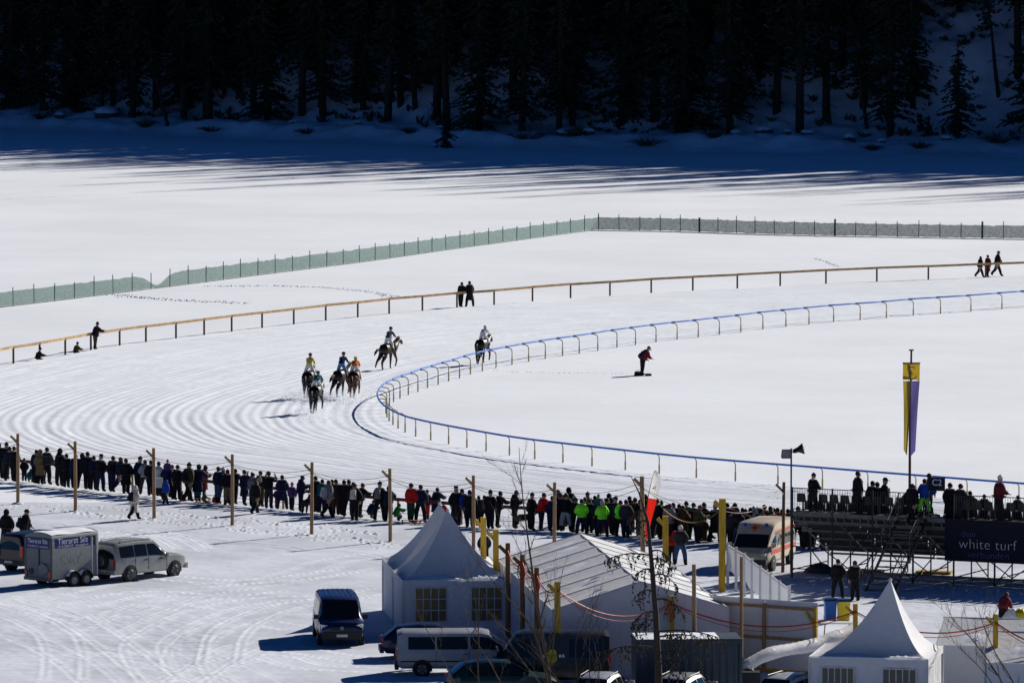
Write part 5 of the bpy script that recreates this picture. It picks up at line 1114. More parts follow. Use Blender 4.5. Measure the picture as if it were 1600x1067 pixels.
on_stand(1516, 1, 1.5, 'lean', -20, 'brown', 'black', 'shorter spectator right of the broad dark one')
on_stand(1541, 1, 1.38, 'stand', 0, 'black', 'black', 'low dark head left of the red jacket on grandstand')
on_stand(1564, 0, 1.84, 'apart', -40, 'dark red', 'black', 'person in red jacket and white hat standing on grandstand', head='hat', hc='white')
on_stand(1591, 1, 1.4, 'lean', -30, 'black', 'black', 'dark spectator at the right edge of grandstand')
def loudspeakers():
    p = Vector(((1238 - 800) / F * 301.5, 301.5, 0)); t = thing('loudspeaker_mast', 'thin mast with two loudspeakers at left end of grandstand', 'loudspeaker', p)
    MB().tube([(0, 0, 0), (0, 0, 5.75)], .04, 7).build('mast', M_dsteel, t); MB().beam((-.35, 0, 5.55), (.35, 0, 5.6), .05, .05).build('bracket', M_dsteel, t)
    MB().box((-.22, -.05, 5.5), (.44, .34, .36), (.12, 0, .15), taper=.85).build('speaker_box', M_plast, t); MB().box((-.22, -.235, 5.5), (.36, .02, .28), (.12, 0, .15)).build('grille', mat('speaker_grille', (.2, .21, .23), .5), t)
    mb = MB(); mb.tube([(.08, 0, 5.6), (.3, -.02, 5.68), (.55, -.05, 5.74)], [.09, .12, .26], 4); mb.build('horn', M_plast, t)
loudspeakers()
def tall_flag():
    p = Vector(((1424 - 800) / F * 305.8, 305.8, 0)); t = thing('flagpole', 'tall dark flagpole with yellow and purple hanging banner', 'flag', p)
    MB().tube([(0, 0, 0), (0, 0, 6), (.05, 0, 9.85)], [.07, .06, .045], 8).build('pole', mat('flagpole_brown', (.07, .035, .03), .5), t); MB().box((.05, 0, 9.86), (.22, .12, .06)).build('cap', M_dsteel, t); MB().tube([(-.36, -.06, 9.28), (.46, -.06, 9.28)], .025, 6).build('crossbar', M_wood3, t)
    def strip(x0, x1, z0, z1, tap0, tap1, m, nm, curl):
        g = []
        for i in range(5):
            row = []
            for k in range(15):
                f = k / 14; a = x0 + tap0 * f; b = x1 + tap1 * f; x = a + (b - a) * i / 4; row.append(Vector((x + curl * f * f, -.09 - .04 * math.sin(f * 5 + i * .8), z0 + (z1 - z0) * f + (.25 * (i / 4 if curl > 0 else 1 - i / 4) if k == 14 else 0))))
            g.append(row)
        MB().grid(g).build(nm, m, t, True)
    fm = lambda n, c: fabric(n, c); y = fm('flag_yellow', (.40, .27, .02)); pu = fm('flag_purple', (.10, .085, .24))
    strip(-.34, .44, 9.26, 8.46, 0, -.02, y, 'top_field', 0); strip(-.33, .02, 8.46, 5.05, .12, -.08, fm('flag_ochre', (.30, .23, .04)), 'left_field', -.08); strip(.03, .43, 8.46, 5.0, -.04, -.24, pu, 'right_field', .04)
    for a0, a1, cx, cz, r0 in ((20, 200, .05, 9.0, .17), (60, 330, .03, 8.82, .10), (200, 380, .1, 8.66, .16)):
        MB().tube([(cx + math.cos(R(a0 + (a1 - a0) * k / 9)) * r0, -.165, cz + math.sin(R(a0 + (a1 - a0) * k / 9)) * r0 * .6) for k in range(10)], .022, 5).build('emblem_stroke', mat('emblem_blue', (.10, .10, .22), .7), t)
tall_flag()
def feather_flag():
    p = Vector((6.2, 313, 0)); t = thing('feather_flag', 'red and white feather flag leaning among the spectators', 'flag', p)
    sp = catmull([(-.02, 0, 0), (.02, 0, 1.2), (.16, 0, 2.4), (.36, 0, 3.3), (.48, 0, 3.66), (.62, 0, 3.6)], 5); MB().tube(sp, .018, 5).build('pole', M_plast, t)
    wm = fabric('flag_white', (.78, .78, .78)); rm = fabric('flag_red', (.75, .02, .01))
    def edge(z): 
        return float(np.interp(z, [q.z for q in sp[:-5]], [q.x for q in sp[:-5]]))
    def part(z0, z1, m, nm):
        g = []
        for k in range(13):
            z = z0 + (z1 - z0) * k / 12; w = float(np.interp(z, [.35, 1.0, 2.0, 2.9, 3.3, 3.55, 3.66], [.07, .22, .38, .47, .43, .32, .10])); x = edge(z); g.append([Vector((x + w * j / 4, -.02 - .03 * math.sin(j * 1.1 + z * 2), z - .05 * j / 4)) for j in range(5)])
        MB().grid(g).build(nm, m, t, True)
    part(.35, 2.4, rm, 'red_field'); part(2.41, 3.64, wm, 'white_field')
    for a, b in (((.42, 2.85), (.5, 3.0)), ((.47, 2.8), (.53, 2.94)), ((.36, 2.82), (.42, 2.9))): MB().tube([(a[0], -.07, a[1]), (b[0], -.07, b[1])], .014, 4).build('emblem_stroke', rm, t)
feather_flag()
def bin_(px, py, m, lid, label):
    t = thing('waste_bin', label, 'bin', G(px, py) + Vector((0, 0, .1)), R(5)); MB().box((0, 0, .42), (.44, .46, .84), taper=1.14).build('body', m, t); MB().box((0, .0, .885), (.64, .66, .1), taper=.86).build('lid', lid, t); MB().tube([(-.28, .3, .82), (.28, .3, .82)], .03, 6).build('handle', lid, t)
    for s in (-.2, .2): MB().tube([(s - .03, .26, .1), (s + .03, .26, .1)], .1, 10).build('wheel', M_rubber, t)
bin_(1297, 972, M_bluebin, mat('dark_blue_plastic', (.008, .04, .13), .4), 'blue waste bin behind the white table'); bin_(1318, 973, M_yellow, mat('dark_blue_plastic', (.008, .04, .13), .4), 'yellow waste bin with dark lid beside the blue bin')
def table_():
    p = G(1308, 1003); t = thing('trestle_table', 'white folding table in front of the bins', 'table', p + Vector((0, 0, .08)), R(-4)); MB().box((0, 0, .74), (1.35, .7, .05)).build('table_top', M_white, t)
    for x in (-.55, .55):
        for y in (-.28, .28): MB().tube([(x, y, 0), (x * .9, y, .72)], .02, 5).build('leg', M_dsteel, t)
table_()
def lump(name, label, cat, loc, sz, m, seed, n=14):
    rn = random.Random(seed); mb = MB(); mb.ball((0, 0, 0), 1, n, 7, sc=(1, 1, 1), top=1.65); mb.v = [(x * sz[0] / 2 * rn.uniform(.85, 1.1), y * sz[1] / 2 * rn.uniform(.85, 1.1), z * sz[2] * rn.uniform(.82, 1.1)) for x, y, z in mb.v]; o = mb.build(name, m, None, True); o.location = loc; return tag(o, label, cat)
lump('tarpaulin_heap', 'dark tarpaulin heap at left foot of the grandstand', 'heap', G(1281, 898), (1.5, 1.3, .55), mat('dark_tarp', (.03, .032, .04), .6), 1)
lump('cloth_bundle', 'white cloth bundle beside bending person at right edge', 'bundle', G(1581, 990) + Vector((0, 0, .5)), (.8, .6, .55), M_tent, 2); lump('cloth_bundle', 'yellow cloth bundle at the right edge', 'bundle', G(1594, 990) + Vector((0, 0, .55)), (.7, .6, .5), M_yellow, 3)
for k, (px, py, lab) in enumerate(((1352, 897, 'short timber stack under the left part of grandstand'), (1458, 899, 'timber stack under grandstand left of the navy banner'))):
    t = thing('timber_stack', lab, 'timber', G(px, py), SRZ + .2)
    for i in range(3):
        for j in range(2): MB().box((.05 * j, i * .2 - .2, .06 + .11 * j), (1.6, .17, .1)).build('plank', M_wood2, t)

# ------------------------------------------------------------------ vehicles
def paint(n, c, metal=.0, rough=.3): return mat('paint_' + n, c, rough, metal, var=.12, scale=1.6, spec=.4, coat=.15)
def vehicle(name, label, cat, loc, rz, st, body, side_win, ws, rw, wheels, wr=.33, track=None, tail=None, head=None, plate=True, rails=False, mirrors=None, doors=(), bumper=None, stripes=(), zl=.05, handles=()):
    """x forward, y left. st: stations (x, z_bottom, z_belt, z_top, half width, half width at roof)"""
    t = thing(name, label, cat, Vector(loc) + Vector((0, 0, zl)), rz); mb = MB(); rings = []
    def ring(s):
        x, zb, ze, zt, hw, ht = s; tall = zt - ze > .2; zs = zt - (.07 if tall else .02)
        R_ = [(hw * .86, zb), (hw * .98, zb + .12), (hw, zb + (ze - zb) * .55), (hw * .985, ze - .03), (ht, zs), (ht * .84, zt), (0, zt + .015)]
        return [Vector((x, -a, b)) for a, b in R_] + [Vector((x, a, b)) for a, b in R_[-2::-1]]
    xs = [s[0] for s in st]
    dense = []
    for a, b in zip(st, st[1:]):
        for k in range(3): dense.append([a[i] + (b[i] - a[i]) * k / 3 for i in range(6)])
    dense.append(list(st[-1])); rings = [ring(s) for s in dense]
    mb.grid(rings); n = len(rings[0]); mb.poly(rings[0][::-1]); mb.poly(rings[-1]); mb.grid([[r[0] for r in rings], [r[-1] for r in rings]])
    mb.build('body', body, t, True, 38)
    def at(x):
        for a, b in zip(dense, dense[1:]):
            if a[0] <= x <= b[0]: q = (x - a[0]) / max(1e-6, b[0] - a[0]); return [a[i] + (b[i] - a[i]) * q for i in range(6)]
        return dense[0] if x < dense[0][0] else dense[-1]
    def sp(x, f, s, off=.012):
        d = at(x); tall = d[3] - d[2] > .2; y0, z0 = d[4] * .985, d[2] - .03; y1, z1 = d[5], d[3] - (.07 if tall else .02); return Vector((x, s * (y0 + (y1 - y0) * f + off), z0 + (z1 - z0) * f))
    for s in (-1, 1):
        for (x0, x1, f0, f1) in side_win:
            m = 7; g = [[sp(x0 + (x1 - x0) * i / m, f0, s), sp(x0 + (x1 - x0) * i / m, (f0 + f1) / 2, s), sp(x0 + (x1 - x0) * i / m, f1, s)] for i in range(m + 1)]; MB().grid(g).build('side_window', M_glass, t, True)
        for x in doors:
            d = at(x); MB().box((x, s * (d[4] + .0), (d[1] + d[2]) / 2 + .08), (.014, .012, (d[2] - d[1]) * .8)).build('door_gap', M_plast, t)
        for x in handles: d = at(x); MB().box((x, s * (d[4] + .012), d[2] - .12), (.18, .03, .035)).build('door_handle', M_plast, t)
        if mirrors: x, z, w = mirrors; MB().box((x, s * (w + .11), z), (.12, .2, .17), taper=.85).build('mirror', body if name != 'delivery_van' else M_plast, t)
        for (x0, x1, z0, z1, m_) in stripes:
            g = [[Vector((x0 + (x1 - x0) * i / 8, s * (at(x0 + (x1 - x0) * i / 8)[4] + .012 if z1 < 1.3 else (at(x0 + (x1 - x0) * i / 8)[4] * .4 + at(x0 + (x1 - x0) * i / 8)[5] * .6) + .055), z)) for z in (z0, z1)] for i in range(9)]; MB().grid(g).build('stripe', m_, t)
        for x in wheels:
            d = at(x); w = d[4]; wl_ = thing_part('wheel', t); wl_.location = (x, s * (w - .09), wr)
            T = MB(); T.tube([(0, -.11, 0), (0, -.10, 0), (0, .10, 0), (0, .11, 0)], [wr * .93, wr, wr, wr * .93], 22); T.build('tyre', M_rubber, wl_, True, 40)
            MB().tube([(0, s * .105, 0), (0, s * .118, 0)], [wr * .64, wr * .58], 18).build('rim', M_rim, wl_)
            for k in range(5): a = k * 1.2566; MB().box((math.sin(a) * wr * .36, s * .122, math.cos(a) * wr * .36), (.05, .012, wr * .5), (0, a, 0)).build('spoke', M_plast, wl_)
            pts_ = [(x + math.cos(R(a)) * wr * 1.2, s * (w + .004), wr + math.sin(R(a)) * wr * 1.2) for a in range(-12, 193, 12)]; MB().slab(pts_, (0, s * .006, 0)).build('wheel_arch', M_plast, t)
    def quad(q, nm, m, off=.014):
        x0, z0, w0, x1, z1, w1 = q; nn = Vector((z1 - z0, 0, x0 - x1)).normalized()
        if nm == 'rear_window': nn = -nn if nn.x > 0 else nn
        else: nn = -nn if nn.z < 0 else nn
        g = [[Vector((x0 + (x1 - x0) * f, w * (w0 + (w1 - w0) * f), z0 + (z1 - z0) * f)) + nn * (off + .02 * (1 - w * w)) for w in (-1, -.5, 0, .5, 1)] for f in (0, .5, 1)]; MB().grid(g).build(nm, m, t, True)
    if ws: quad(ws, 'windscreen', M_glass)
    if rw: quad(rw, 'rear_window', M_glass)
    xr, xf = st[0][0], st[-1][0]
    if tail:
        y, z, w, h = tail
        for s in (-1, 1): MB().box((xr - .005, s * y, z), (.1, w, h)).build('tail_lamp', M_redlamp, t)
    if head:
        x, y, z, w, h = head
        for s in (-1, 1): MB().box((x, s * y, z), (.16, w, h), (0, .25, -s * .25)).build('headlamp', M_clearlamp, t)
    if bumper:
        z, h, w = bumper; MB().box((xr - .03, 0, z), (.16, w * 2, h)).build('rear_bumper', M_plast if name != 'white_suv' else body, t); MB().box((xf - .02, 0, z), (.16, w * 1.9, h)).build('front_bumper', M_plast if name != 'white_suv' else body, t)
    if plate: MB().box((xr - .12, 0, bumper[0] + .05 if bumper else .6), (.01, .5, .11)).build('number_plate', M_white, t); MB().box((xf + .07, 0, bumper[0] if bumper else .5), (.01, .45, .11)).build('number_plate', M_white, t)
    if rails:
        x0, x1 = rails
        for s in (-1, 1): MB().tube([(x0, s * .58, at(x0)[3] - .02), (x0 + .12, s * .58, at(x0)[3] + .07), (x1 - .12, s * .58, at(x1)[3] + .06), (x1, s * .58, at(x1)[3] - .02)], .02, 5).build('roof_rail', M_plast, t)
    return t
def corner(px, py, rz, xr, hw):
    """origin such that the rear right ground corner stands at the surveyed point"""
    p = G(px, py); f = Vector((math.cos(rz), math.sin(rz), 0)); r = Vector((math.sin(rz), -math.cos(rz), 0)); return p - f * xr - r * hw
SUVST = [(a, b, c * 1.05, d * 1.06, e, f) for a, b, c, d, e, f in [(-2.18, .5, 1.0, 1.58, .80, .62), (-2.0, .38, 1.03, 1.68, .87, .66), (-.8, .36, 1.03, 1.73, .885, .68), (.3, .36, 1.02, 1.70, .885, .66), (1.05, .36, 1.02, 1.07, .88, .74), (1.85, .38, .96, 1.0, .86, .72), (2.2, .45, .86, .92, .80, .64), (2.32, .5, .76, .80, .70, .52)]]
VANST = [(-2.42, .42, 1.08, 1.86, .90, .77), (-2.2, .35, 1.08, 1.93, .94, .80), (.9, .34, 1.08, 1.94, .95, .79), (1.2, .34, 1.08, 1.87, .95, .77), (1.95, .35, 1.08, 1.14, .93, .74), (2.3, .38, .96, 1.02, .90, .68), (2.46, .45, .78, .84, .82, .55)]
CARST = [(-2.05, .48, .82, .92, .76, .60), (-1.9, .34, .9, 1.02, .83, .62), (-1.45, .3, .9, 1.36, .85, .58), (-.6, .28, .9, 1.45, .86, .60), (.25, .28, .9, 1.42, .86, .58), (1.05, .28, .9, .95, .85, .68), (1.75, .32, .8, .86, .82, .62), (2.05, .42, .66, .72, .70, .45)]
th = R(48)
suv = vehicle('white_suv', 'silver-white off-road car with spare wheel towing the horse trailer', 'car', corner(183, 914, th, -2.18, .87), th, SUVST, paint('silver_white', (.34, .345, .31), .3), [(-1.92, -1.05, .12, .86), (-1.0, -.25, .12, .86), (-.18, .98, .12, .86)], (1.03, 1.14, .74, .33, 1.76, .58), (-2.19, 1.09, .70, -2.13, 1.64, .56), (-1.35, 1.45), .36, tail=(.74, .88, .12, .34), head=(2.15, .62, .78, .3, .16), rails=(-1.8, .2), mirrors=(.85, 1.08, .86), doors=(-1.02, -.2, .95), bumper=(.5, .22, .82), handles=(-.4, .55))
MB().tube([(-2.22, -.05, .98), (-2.42, -.05, .98)], [.36, .36], 22).build('spare_wheel', M_rubber, suv, True, 40); MB().tube([(-2.42, -.05, .98), (-2.44, -.05, .98)], [.24, .22], 18).build('spare_wheel_cover', M_rim, suv)
def trailer():
    o = corner(82, 922, th, -1.5, .86); t = thing('horse_trailer', 'grey horse trailer lettered Tierarzt Sils behind the off-road car', 'trailer', o + Vector((0, 0, .05)), th); g = mat('trailer_grey', (.17, .185, .19), .5, .1, var=.1); bl = mat('sign_blue', (.012, .022, .13), .5)
    mb = MB(); x0, x1, hw = -1.5, 1.35, .86; prof = [(-hw, .42), (-hw, 2.22), (-hw * .93, 2.34), (-hw * .5, 2.42), (0, 2.45), (hw * .5, 2.42), (hw * .93, 2.34), (hw, 2.22), (hw, .42)]
    P_ = [[Vector((x, y * k, z)) for y, z in prof] for x, k in ((x0, 1), (.9, 1), (x1, .97), (1.6, .7))]; mb.grid(P_); mb.poly(P_[0][::-1]); mb.poly(P_[-1]); mb.build('box_body', g, t, True, 30)
    MB().grid([[Vector((x0 + .05 + (x1 - x0 - .1) * i / 10, y * .97, z + .03 + .02 * math.sin(i))) for y, z in prof[2:7]] for i in range(11)]).build('snow_on_roof', M_snow, t, True)
    MB().box((x0 - .02, 0, 1.1), (.05, 1.5, 1.28)).build('ramp', mat('trailer_ramp', (.15, .16, .165), .5), t); MB().box((x0 - .06, -.08, 1.25), (.04, .05, 1.0)).build('ramp_strut', M_dsteel, t)
    for y in (-.8, .8): MB().box((x0 - .03, y, 1.3), (.06, .09, 1.75)).build('corner_post', M_steel, t); MB().box((x0 - .06, y * .93, .62), (.06, .14, .3)).build('tail_lamp', M_redlamp, t)
    MB().tube([(x0 - .05, -.38, .86), (x0 - .16, -.38, .86)], [.27, .25], 20).build('spare_wheel', g, t); MB().tube([(x0 - .04, .42, .72), (x0 - .07, .42, .72)], [.15, .15], 14).build('round_badge', M_dsteel, t)
    MB().box((x0 - .04, 0, .4), (.14, 1.7, .14)).build('rear_bumper', M_steel, t); MB().box((0, 0, .4), (3.0, 1.3, .12)).build('chassis', M_dsteel, t); MB().beam((1.5, 0, .42), (2.6, 0, .5), .12, .1).build('drawbar', M_dsteel, t)
    MB().box((x0 - .052, 0, 2.0), (.012, 1.5, .44)).build('rear_sign', bl, t); MB().box((-.25, -hw - .008, 2.0), (2.2, .012, .44)).build('side_sign', bl, t)
    for s, z, w1, w2 in (('Tierarzt Sils', 2.07, 1.25, 1.85), ('+41 81 838 87 87   vet-engadin.ch', 1.85, 1.3, 1.9)):
        a = link('lettering', fit(text_mesh(s, .2, .002), w1), mat('sign_white', (.75, .76, .78), .5), t); a.location = (x0 - .064, 0, z); a.rotation_euler = (math.pi / 2, 0, -math.pi / 2)
        a = link('lettering', fit(text_mesh(s, .2, .002), w2), mat('sign_white', (.75, .76, .78), .5), t); a.location = (-.25, -hw - .02, z); a.rotation_euler = (math.pi / 2, 0, 0)
    dm = mat('faint_outline', (.13, .14, .145), .6)
    for pts in ([(-.75, 1.45), (-.9, 1.4), (-.95, 1.2), (-.85, 1.05), (-.7, 1.1)], [(-.7, 1.5), (-.55, 1.3), (-.45, 1.05)], [(-.4, 1.05), (-.35, 1.35), (-.2, 1.15), (-.15, .95)], [(-.05, 1.45), (.1, 1.25), (.3, 1.5)], [(.1, 1.25), (.05, 1.05)]): MB().tube([(x, -hw - .004, z) for x, z in catmull([(a, b, 0) for a, b in pts], 4) for x, z in [(x, z)]] if False else [(p.x, -hw - .004, p.y) for p in catmull([(a, b, 0) for a, b in pts], 4)], .014, 4).build('outline_stroke', dm, t)
    for x in (.95, 1.25): MB().box((x, -hw - .01, 1.3), (.06, .03, 1.7)).build('door_strip', M_white, t)
    MB().box((1.05, -hw - .012, 2.0), (.22, .02, .42)).build('front_window', M_plast, t)
    for s in (-1, 1):
        for x in (-.35, .4):
            w = thing_part('wheel', t); w.location = (x, s * (hw + .13), .31); MB().tube([(0, -.09, 0), (0, .09, 0)], .31, 20).build('tyre', M_rubber, w, True, 40); MB().tube([(0, s * .085, 0), (0, s * .1, 0)], [.19, .17], 16).build('rim', M_rim, w)
            fe = MB(); fe.grid([[Vector((x + math.cos(R(a)) * .38, s * (hw + y), .33 + math.sin(R(a)) * .38)) for y in (.0, .26)] for a in range(0, 181, 15)]); fe.build('mudguard', M_dsteel, t, True)
            fe = MB(); fe.grid([[Vector((x + math.cos(R(a)) * .40, s * (hw + y), .35 + math.sin(R(a)) * .41)) for y in (.03, .13, .25)] for a in range(25, 156, 13)]); fe.build('snow_on_mudguard', M_snow, t, True)
trailer()
pk = vehicle('dark_pickup', 'black pickup with red tail lamps at the left edge', 'car', corner(37, 900, th, -2.18, .87), th, SUVST, paint('black', (.012, .012, .014)), [(-1.92, -1.05, .12, .86), (-1.0, -.25, .12, .86), (-.18, .98, .12, .86)], (1.03, 1.14, .74, .33, 1.76, .58), (-2.19, 1.09, .70, -2.13, 1.64, .56), (-1.35, 1.45), .36, tail=(.74, 1.05, .14, .5), bumper=(.5, .2, .82))
for k in range(3): MB().tube([(-1.7 + .8 * k, -.72, 1.77), (-1.7 + .8 * k, .72, 1.77)], .03, 5).build('roof_bar', M_rim, pk)
rz = R(-85); p = G(534, 1014)
van = vehicle('delivery_van', 'dark blue van facing the camera left of the pagoda tent', 'van', (p.x - .2, p.y + 2.4, 0), rz, VANST, paint('dark_blue', (.012, .022, .085), .2), [(-2.1, -.85, .14, .84), (-.75, .55, .14, .84), (.62, 1.75, .14, .84)], (1.93, 1.15, .78, 1.22, 1.83, .68), (-2.42, 1.15, .76, -2.40, 1.76, .68), (-1.55, 1.55), .34, head=(2.3, .72, .86, .3, .2), tail=(.8, 1.2, .12, .5), mirrors=(1.55, 1.2, .9), doors=(-.8, .58, 1.6), bumper=(.52, .3, .86))
MB().box((2.47, 0, .8), (.03, 1.0, .12)).build('grille', M_plast, van); MB().tube([(2.49, 0, .82), (2.5, 0, .82)], .08, 14).build('badge', M_rim, van)
for y in (-.5, -.3, -.1, .1, .3, .5): MB().box((-.7, y, 1.955), (2.8, .05, .02)).build('roof_rib', paint('dark_blue', (.012, .022, .085), .2), van)
p = G(716, 1060)
wv = vehicle('white_minivan', 'white minivan with dark lower trim parked before the pagoda tent', 'van', (p.x, p.y + .9, 0), R(2), [(a, b, c * .97, d * .925 if d > 1.2 else d, e, f) for a, b, c, d, e, f in VANST], paint('pearl_white', (.30, .31, .33)), [(-2.0, -.95, .14, .84), (-.87, .35, .14, .84), (.45, 1.7, .14, .84)], (1.93, 1.12, .78, 1.22, 1.71, .68), (-2.43, 1.1, .72, -2.40, 1.62, .66), (-1.45, 1.5), .33, tail=(.8, .9, .12, .45), head=(2.3, .72, .82, .3, .2), mirrors=(1.5, 1.15, .9), doors=(-.9, .4, 1.5), bumper=(.45, .28, .86), stripes=[(-2.3, 2.1, .62, .68, M_plast)], handles=(.25, 1.0))
vehicle('dark_hatchback', 'dark blue car half hidden behind the white minivan', 'car', (-5.25 + 2.05, 269.3, 0), R(4), CARST, paint('midnight', (.012, .018, .05), .2), [(-1.4, -.65, .12, .84), (-.58, .1, .12, .84), (.18, .9, .12, .84)], (1.0, .98, .72, .3, 1.38, .54), (-1.95, 1.0, .66, -1.5, 1.34, .54), (-1.25, 1.3), .31, tail=(.6, .84, .28, .14), mirrors=(.75, .98, .84), doors=(-.6, .15), bumper=(.45, .2, .76))
vehicle('dark_car', 'dark green car in front of the white minivan', 'car', (-.4, 257.0, 0), R(8), CARST, paint('dark_green', (.008, .03, .03), .2), [(-1.4, -.65, .12, .84), (-.58, .1, .12, .84), (.18, .9, .12, .84)], (1.0, .98, .72, .3, 1.38, .54), (-1.95, 1.0, .66, -1.5, 1.34, .54), (-1.25, 1.3), .31, tail=(.6, .84, .28, .14), mirrors=(.75, .98, .84), doors=(-.6, .15), bumper=(.45, .2, .76))
bv = vehicle('black_van', 'black van with yellow emblem on its side before marquee', 'van', (1.35, 260.4, 0), R(181), [(a, b, c * 1.05, d * 1.12 if d > 1.2 else d, e, f) for a, b, c, d, e, f in VANST], paint('black', (.012, .012, .014)), [(-2.1, -.85, .14, .84), (.62, 1.75, .14, .84)], (1.93, 1.15, .78, 1.22, 2.03, .68), (-2.42, 1.2, .76, -2.40, 1.95, .68), (-1.55, 1.55), .34, tail=(.84, 1.25, .12, .5), mirrors=(1.5, 1.25, .9), doors=(-.8, .58), bumper=(.52, .3, .86))
for dx, dz, r_ in ((0, .1, .17), (0, -.1, .19)): MB().tube([(-.2 + dx, .965, 1.3 + dz), (-.2 + dx, .975, 1.3 + dz)], r_, 14).build('emblem', M_yellow, bv)
for x in (-.62, -.5, .12, .24): MB().box((x, .967, 1.3), (.09, .01, .12), (0, .3, 0)).build('emblem_mark', mat('sign_white', (.75, .76, .78), .5), bv)
rd = paint('ambulance_cream', (.50, .42, .29)); orr = mat('orange_red_stripe', (.55, .055, .015), .45)
p = G(1203, 898); v_ = (G(1239, 883) - p); rz = math.atan2(-v_.y, -v_.x)
AST = [(-2.6, .5, 1.1, 2.05, .96, .84), (-2.45, .42, 1.1, 2.14, .99, .87), (.55, .42, 1.1, 2.2, 1.0, .86), (.95, .42, 1.1, 2.12, 1.0, .84), (1.45, .42, 1.1, 1.72, .98, .80), (2.1, .44, 1.02, 1.1, .95, .78), (2.45, .5, .85, .92, .88, .66), (2.55, .55, .72, .76, .8, .5)]
f_ = Vector((math.cos(rz), math.sin(rz), 0)); r_ = Vector((-f_.y, f_.x, 0))
amb = vehicle('ambulance', 'cream high-roof ambulance with orange-red stripes beside the grandstand', 'ambulance', p - f_ * 2.3 - r_ * .97, rz, AST, rd, [(-2.35, -1.2, .04, .55), (-1.1, .35, .04, .55), (.45, 1.65, .1, .6)], (2.08, 1.12, .8, 1.47, 1.68, .72), (-2.6, 1.2, .8, -2.59, 1.75, .76), (-1.6, 1.6), .36, head=(2.4, .7, .82, .26, .2), tail=(.84, 1.1, .12, .4), mirrors=(1.7, 1.25, .92), doors=(.4,), bumper=(.52, .26, .9), stripes=[(-2.5, 2.0, .84, 1.03, orr), (-2.4, .9, 1.72, 1.82, orr)])
for d in ((.34, .1), (.1, .34)): MB().box((1.25, 0, 1.965), (.03, d[0], d[1]), (0, -.69, 0)).build('roof_emblem', orr, amb)
MB().tube([(1.05, .5, 2.02), (1.05, .5, 2.16)], [.1, .08], 10).build('beacon', mat('beacon_blue', (.02, .06, .4), .2), amb); MB().tube([(1.05, -.5, 2.02), (1.05, -.5, 2.16)], [.1, .08], 10).build('beacon', mat('beacon_blue', (.02, .06, .4), .2), amb)
for x, d, rz, c, nm, lab in ((3.45, 253.2, R(75), (.42, .43, .44), 'silver', 'silver car roof at bottom edge left of the container'), (6.55, 253.0, R(70), (.30, .31, .30), 'grey', 'grey car roof at bottom edge in front of container'), (10.75, 252.9, R(60), (.5, .52, .5), 'white', 'white car roof at the bottom edge left of pagoda')):
    vehicle('parked_car', lab, 'car', (x, d, 0), rz, CARST, paint(nm, c, .3), [(-1.4, -.65, .12, .84), (-.58, .1, .12, .84), (.18, .9, .12, .84)], (1.0, .98, .72, .3, 1.38, .54), (-1.95, 1.0, .66, -1.5, 1.34, .54), (-1.25, 1.3), .31, tail=(.6, .84, .28, .14), mirrors=(.75, .98, .84), doors=(-.6, .15), bumper=(.45, .2, .76), rails=(-1.3, .1))

# ------------------------------------------------------------------ bare foreground trees
def limb(mb, tw, p, d, L, r, depth, rn, spread=.5, curve=.12):
    n = 6; pts = [p]; rs = [r]; v = d.normalized()
    for k in range(n):
        v = (v + Vector((rn.gauss(0, curve), rn.gauss(0, curve), rn.gauss(0, curve * .6) + .03))).normalized(); pts.append(pts[-1] + v * L / n); rs.append(r * (1 - .75 * (k + 1) / n))
    (mb if depth > 0 else tw).tube(pts, rs, 6 if r > .03 else 4, caps=False)
    if depth <= -1: return
    for k in range(2, n + 1):
        for _ in range(1 if depth > 0 else 2):
            if rn.random() < .78:
                a = Vector((rn.gauss(0, spread), rn.gauss(0, spread), rn.uniform(.0, .5))); limb(mb, tw, pts[k], (v + a).normalized(), L * rn.uniform(.3, .5), max(.006, rs[k] * .6), depth - 1, rn, spread, curve)
def PT(px, py, D): return Vector(((px - CX) / F * D, D, H - (py - YH) * D / F))       # a point of a tree standing at distance D
def bare_tree(label, D, stems, seed):
    rn = random.Random(seed); p0 = PT(stems[0][1][0][0], 1100, D); p0.z = 0; t = thing('bare_tree', label, 'tree', p0)
    for (r, px, nt_) in stems:
        P_ = [PT(x, y, D + rn.gauss(0, .25)) - p0 for x, y in px]; a = P_[0]; P_ = [Vector((a.x * .4, a.y * .4, -.1))] + P_ if a.z < 3.2 else P_
        C_ = catmull(P_, 4); n = len(C_); rs = [max(.007, r * (1 - .88 * k / (n - 1))) for k in range(n)]; MB().tube(C_, rs, 6, caps=False).build('stem', M_twig, t, True); tw = MB(); bb = MB()
        for k in range(nt_):
            i = int(rn.uniform(.25, .97) * (n - 1)); v = (C_[min(n - 1, i + 1)] - C_[i - 1]).normalized(); a = Vector((rn.choice((-1, 1)) * rn.uniform(.3, .9), rn.gauss(0, .4), rn.uniform(.1, .7)))
            limb(bb, tw, C_[i], (v + a).normalized(), rn.uniform(.4, 1.5), max(.006, rs[i] * .5), 0, rn, .45, .1)
        tag(tw.build('twigs', M_twig, t), kind='stuff')
bare_tree('slender bare tree with thin stems rising before the marquee', 247, [(.085, [(861,1080),(850,1010),(838,940),(830,880),(822,820),(815,760),(811,700)], 22), (.04, [(858,1080),(866,1000),(872,940),(880,890)], 8), (.03, [(832,905),(815,868),(800,835)], 5)], 4)
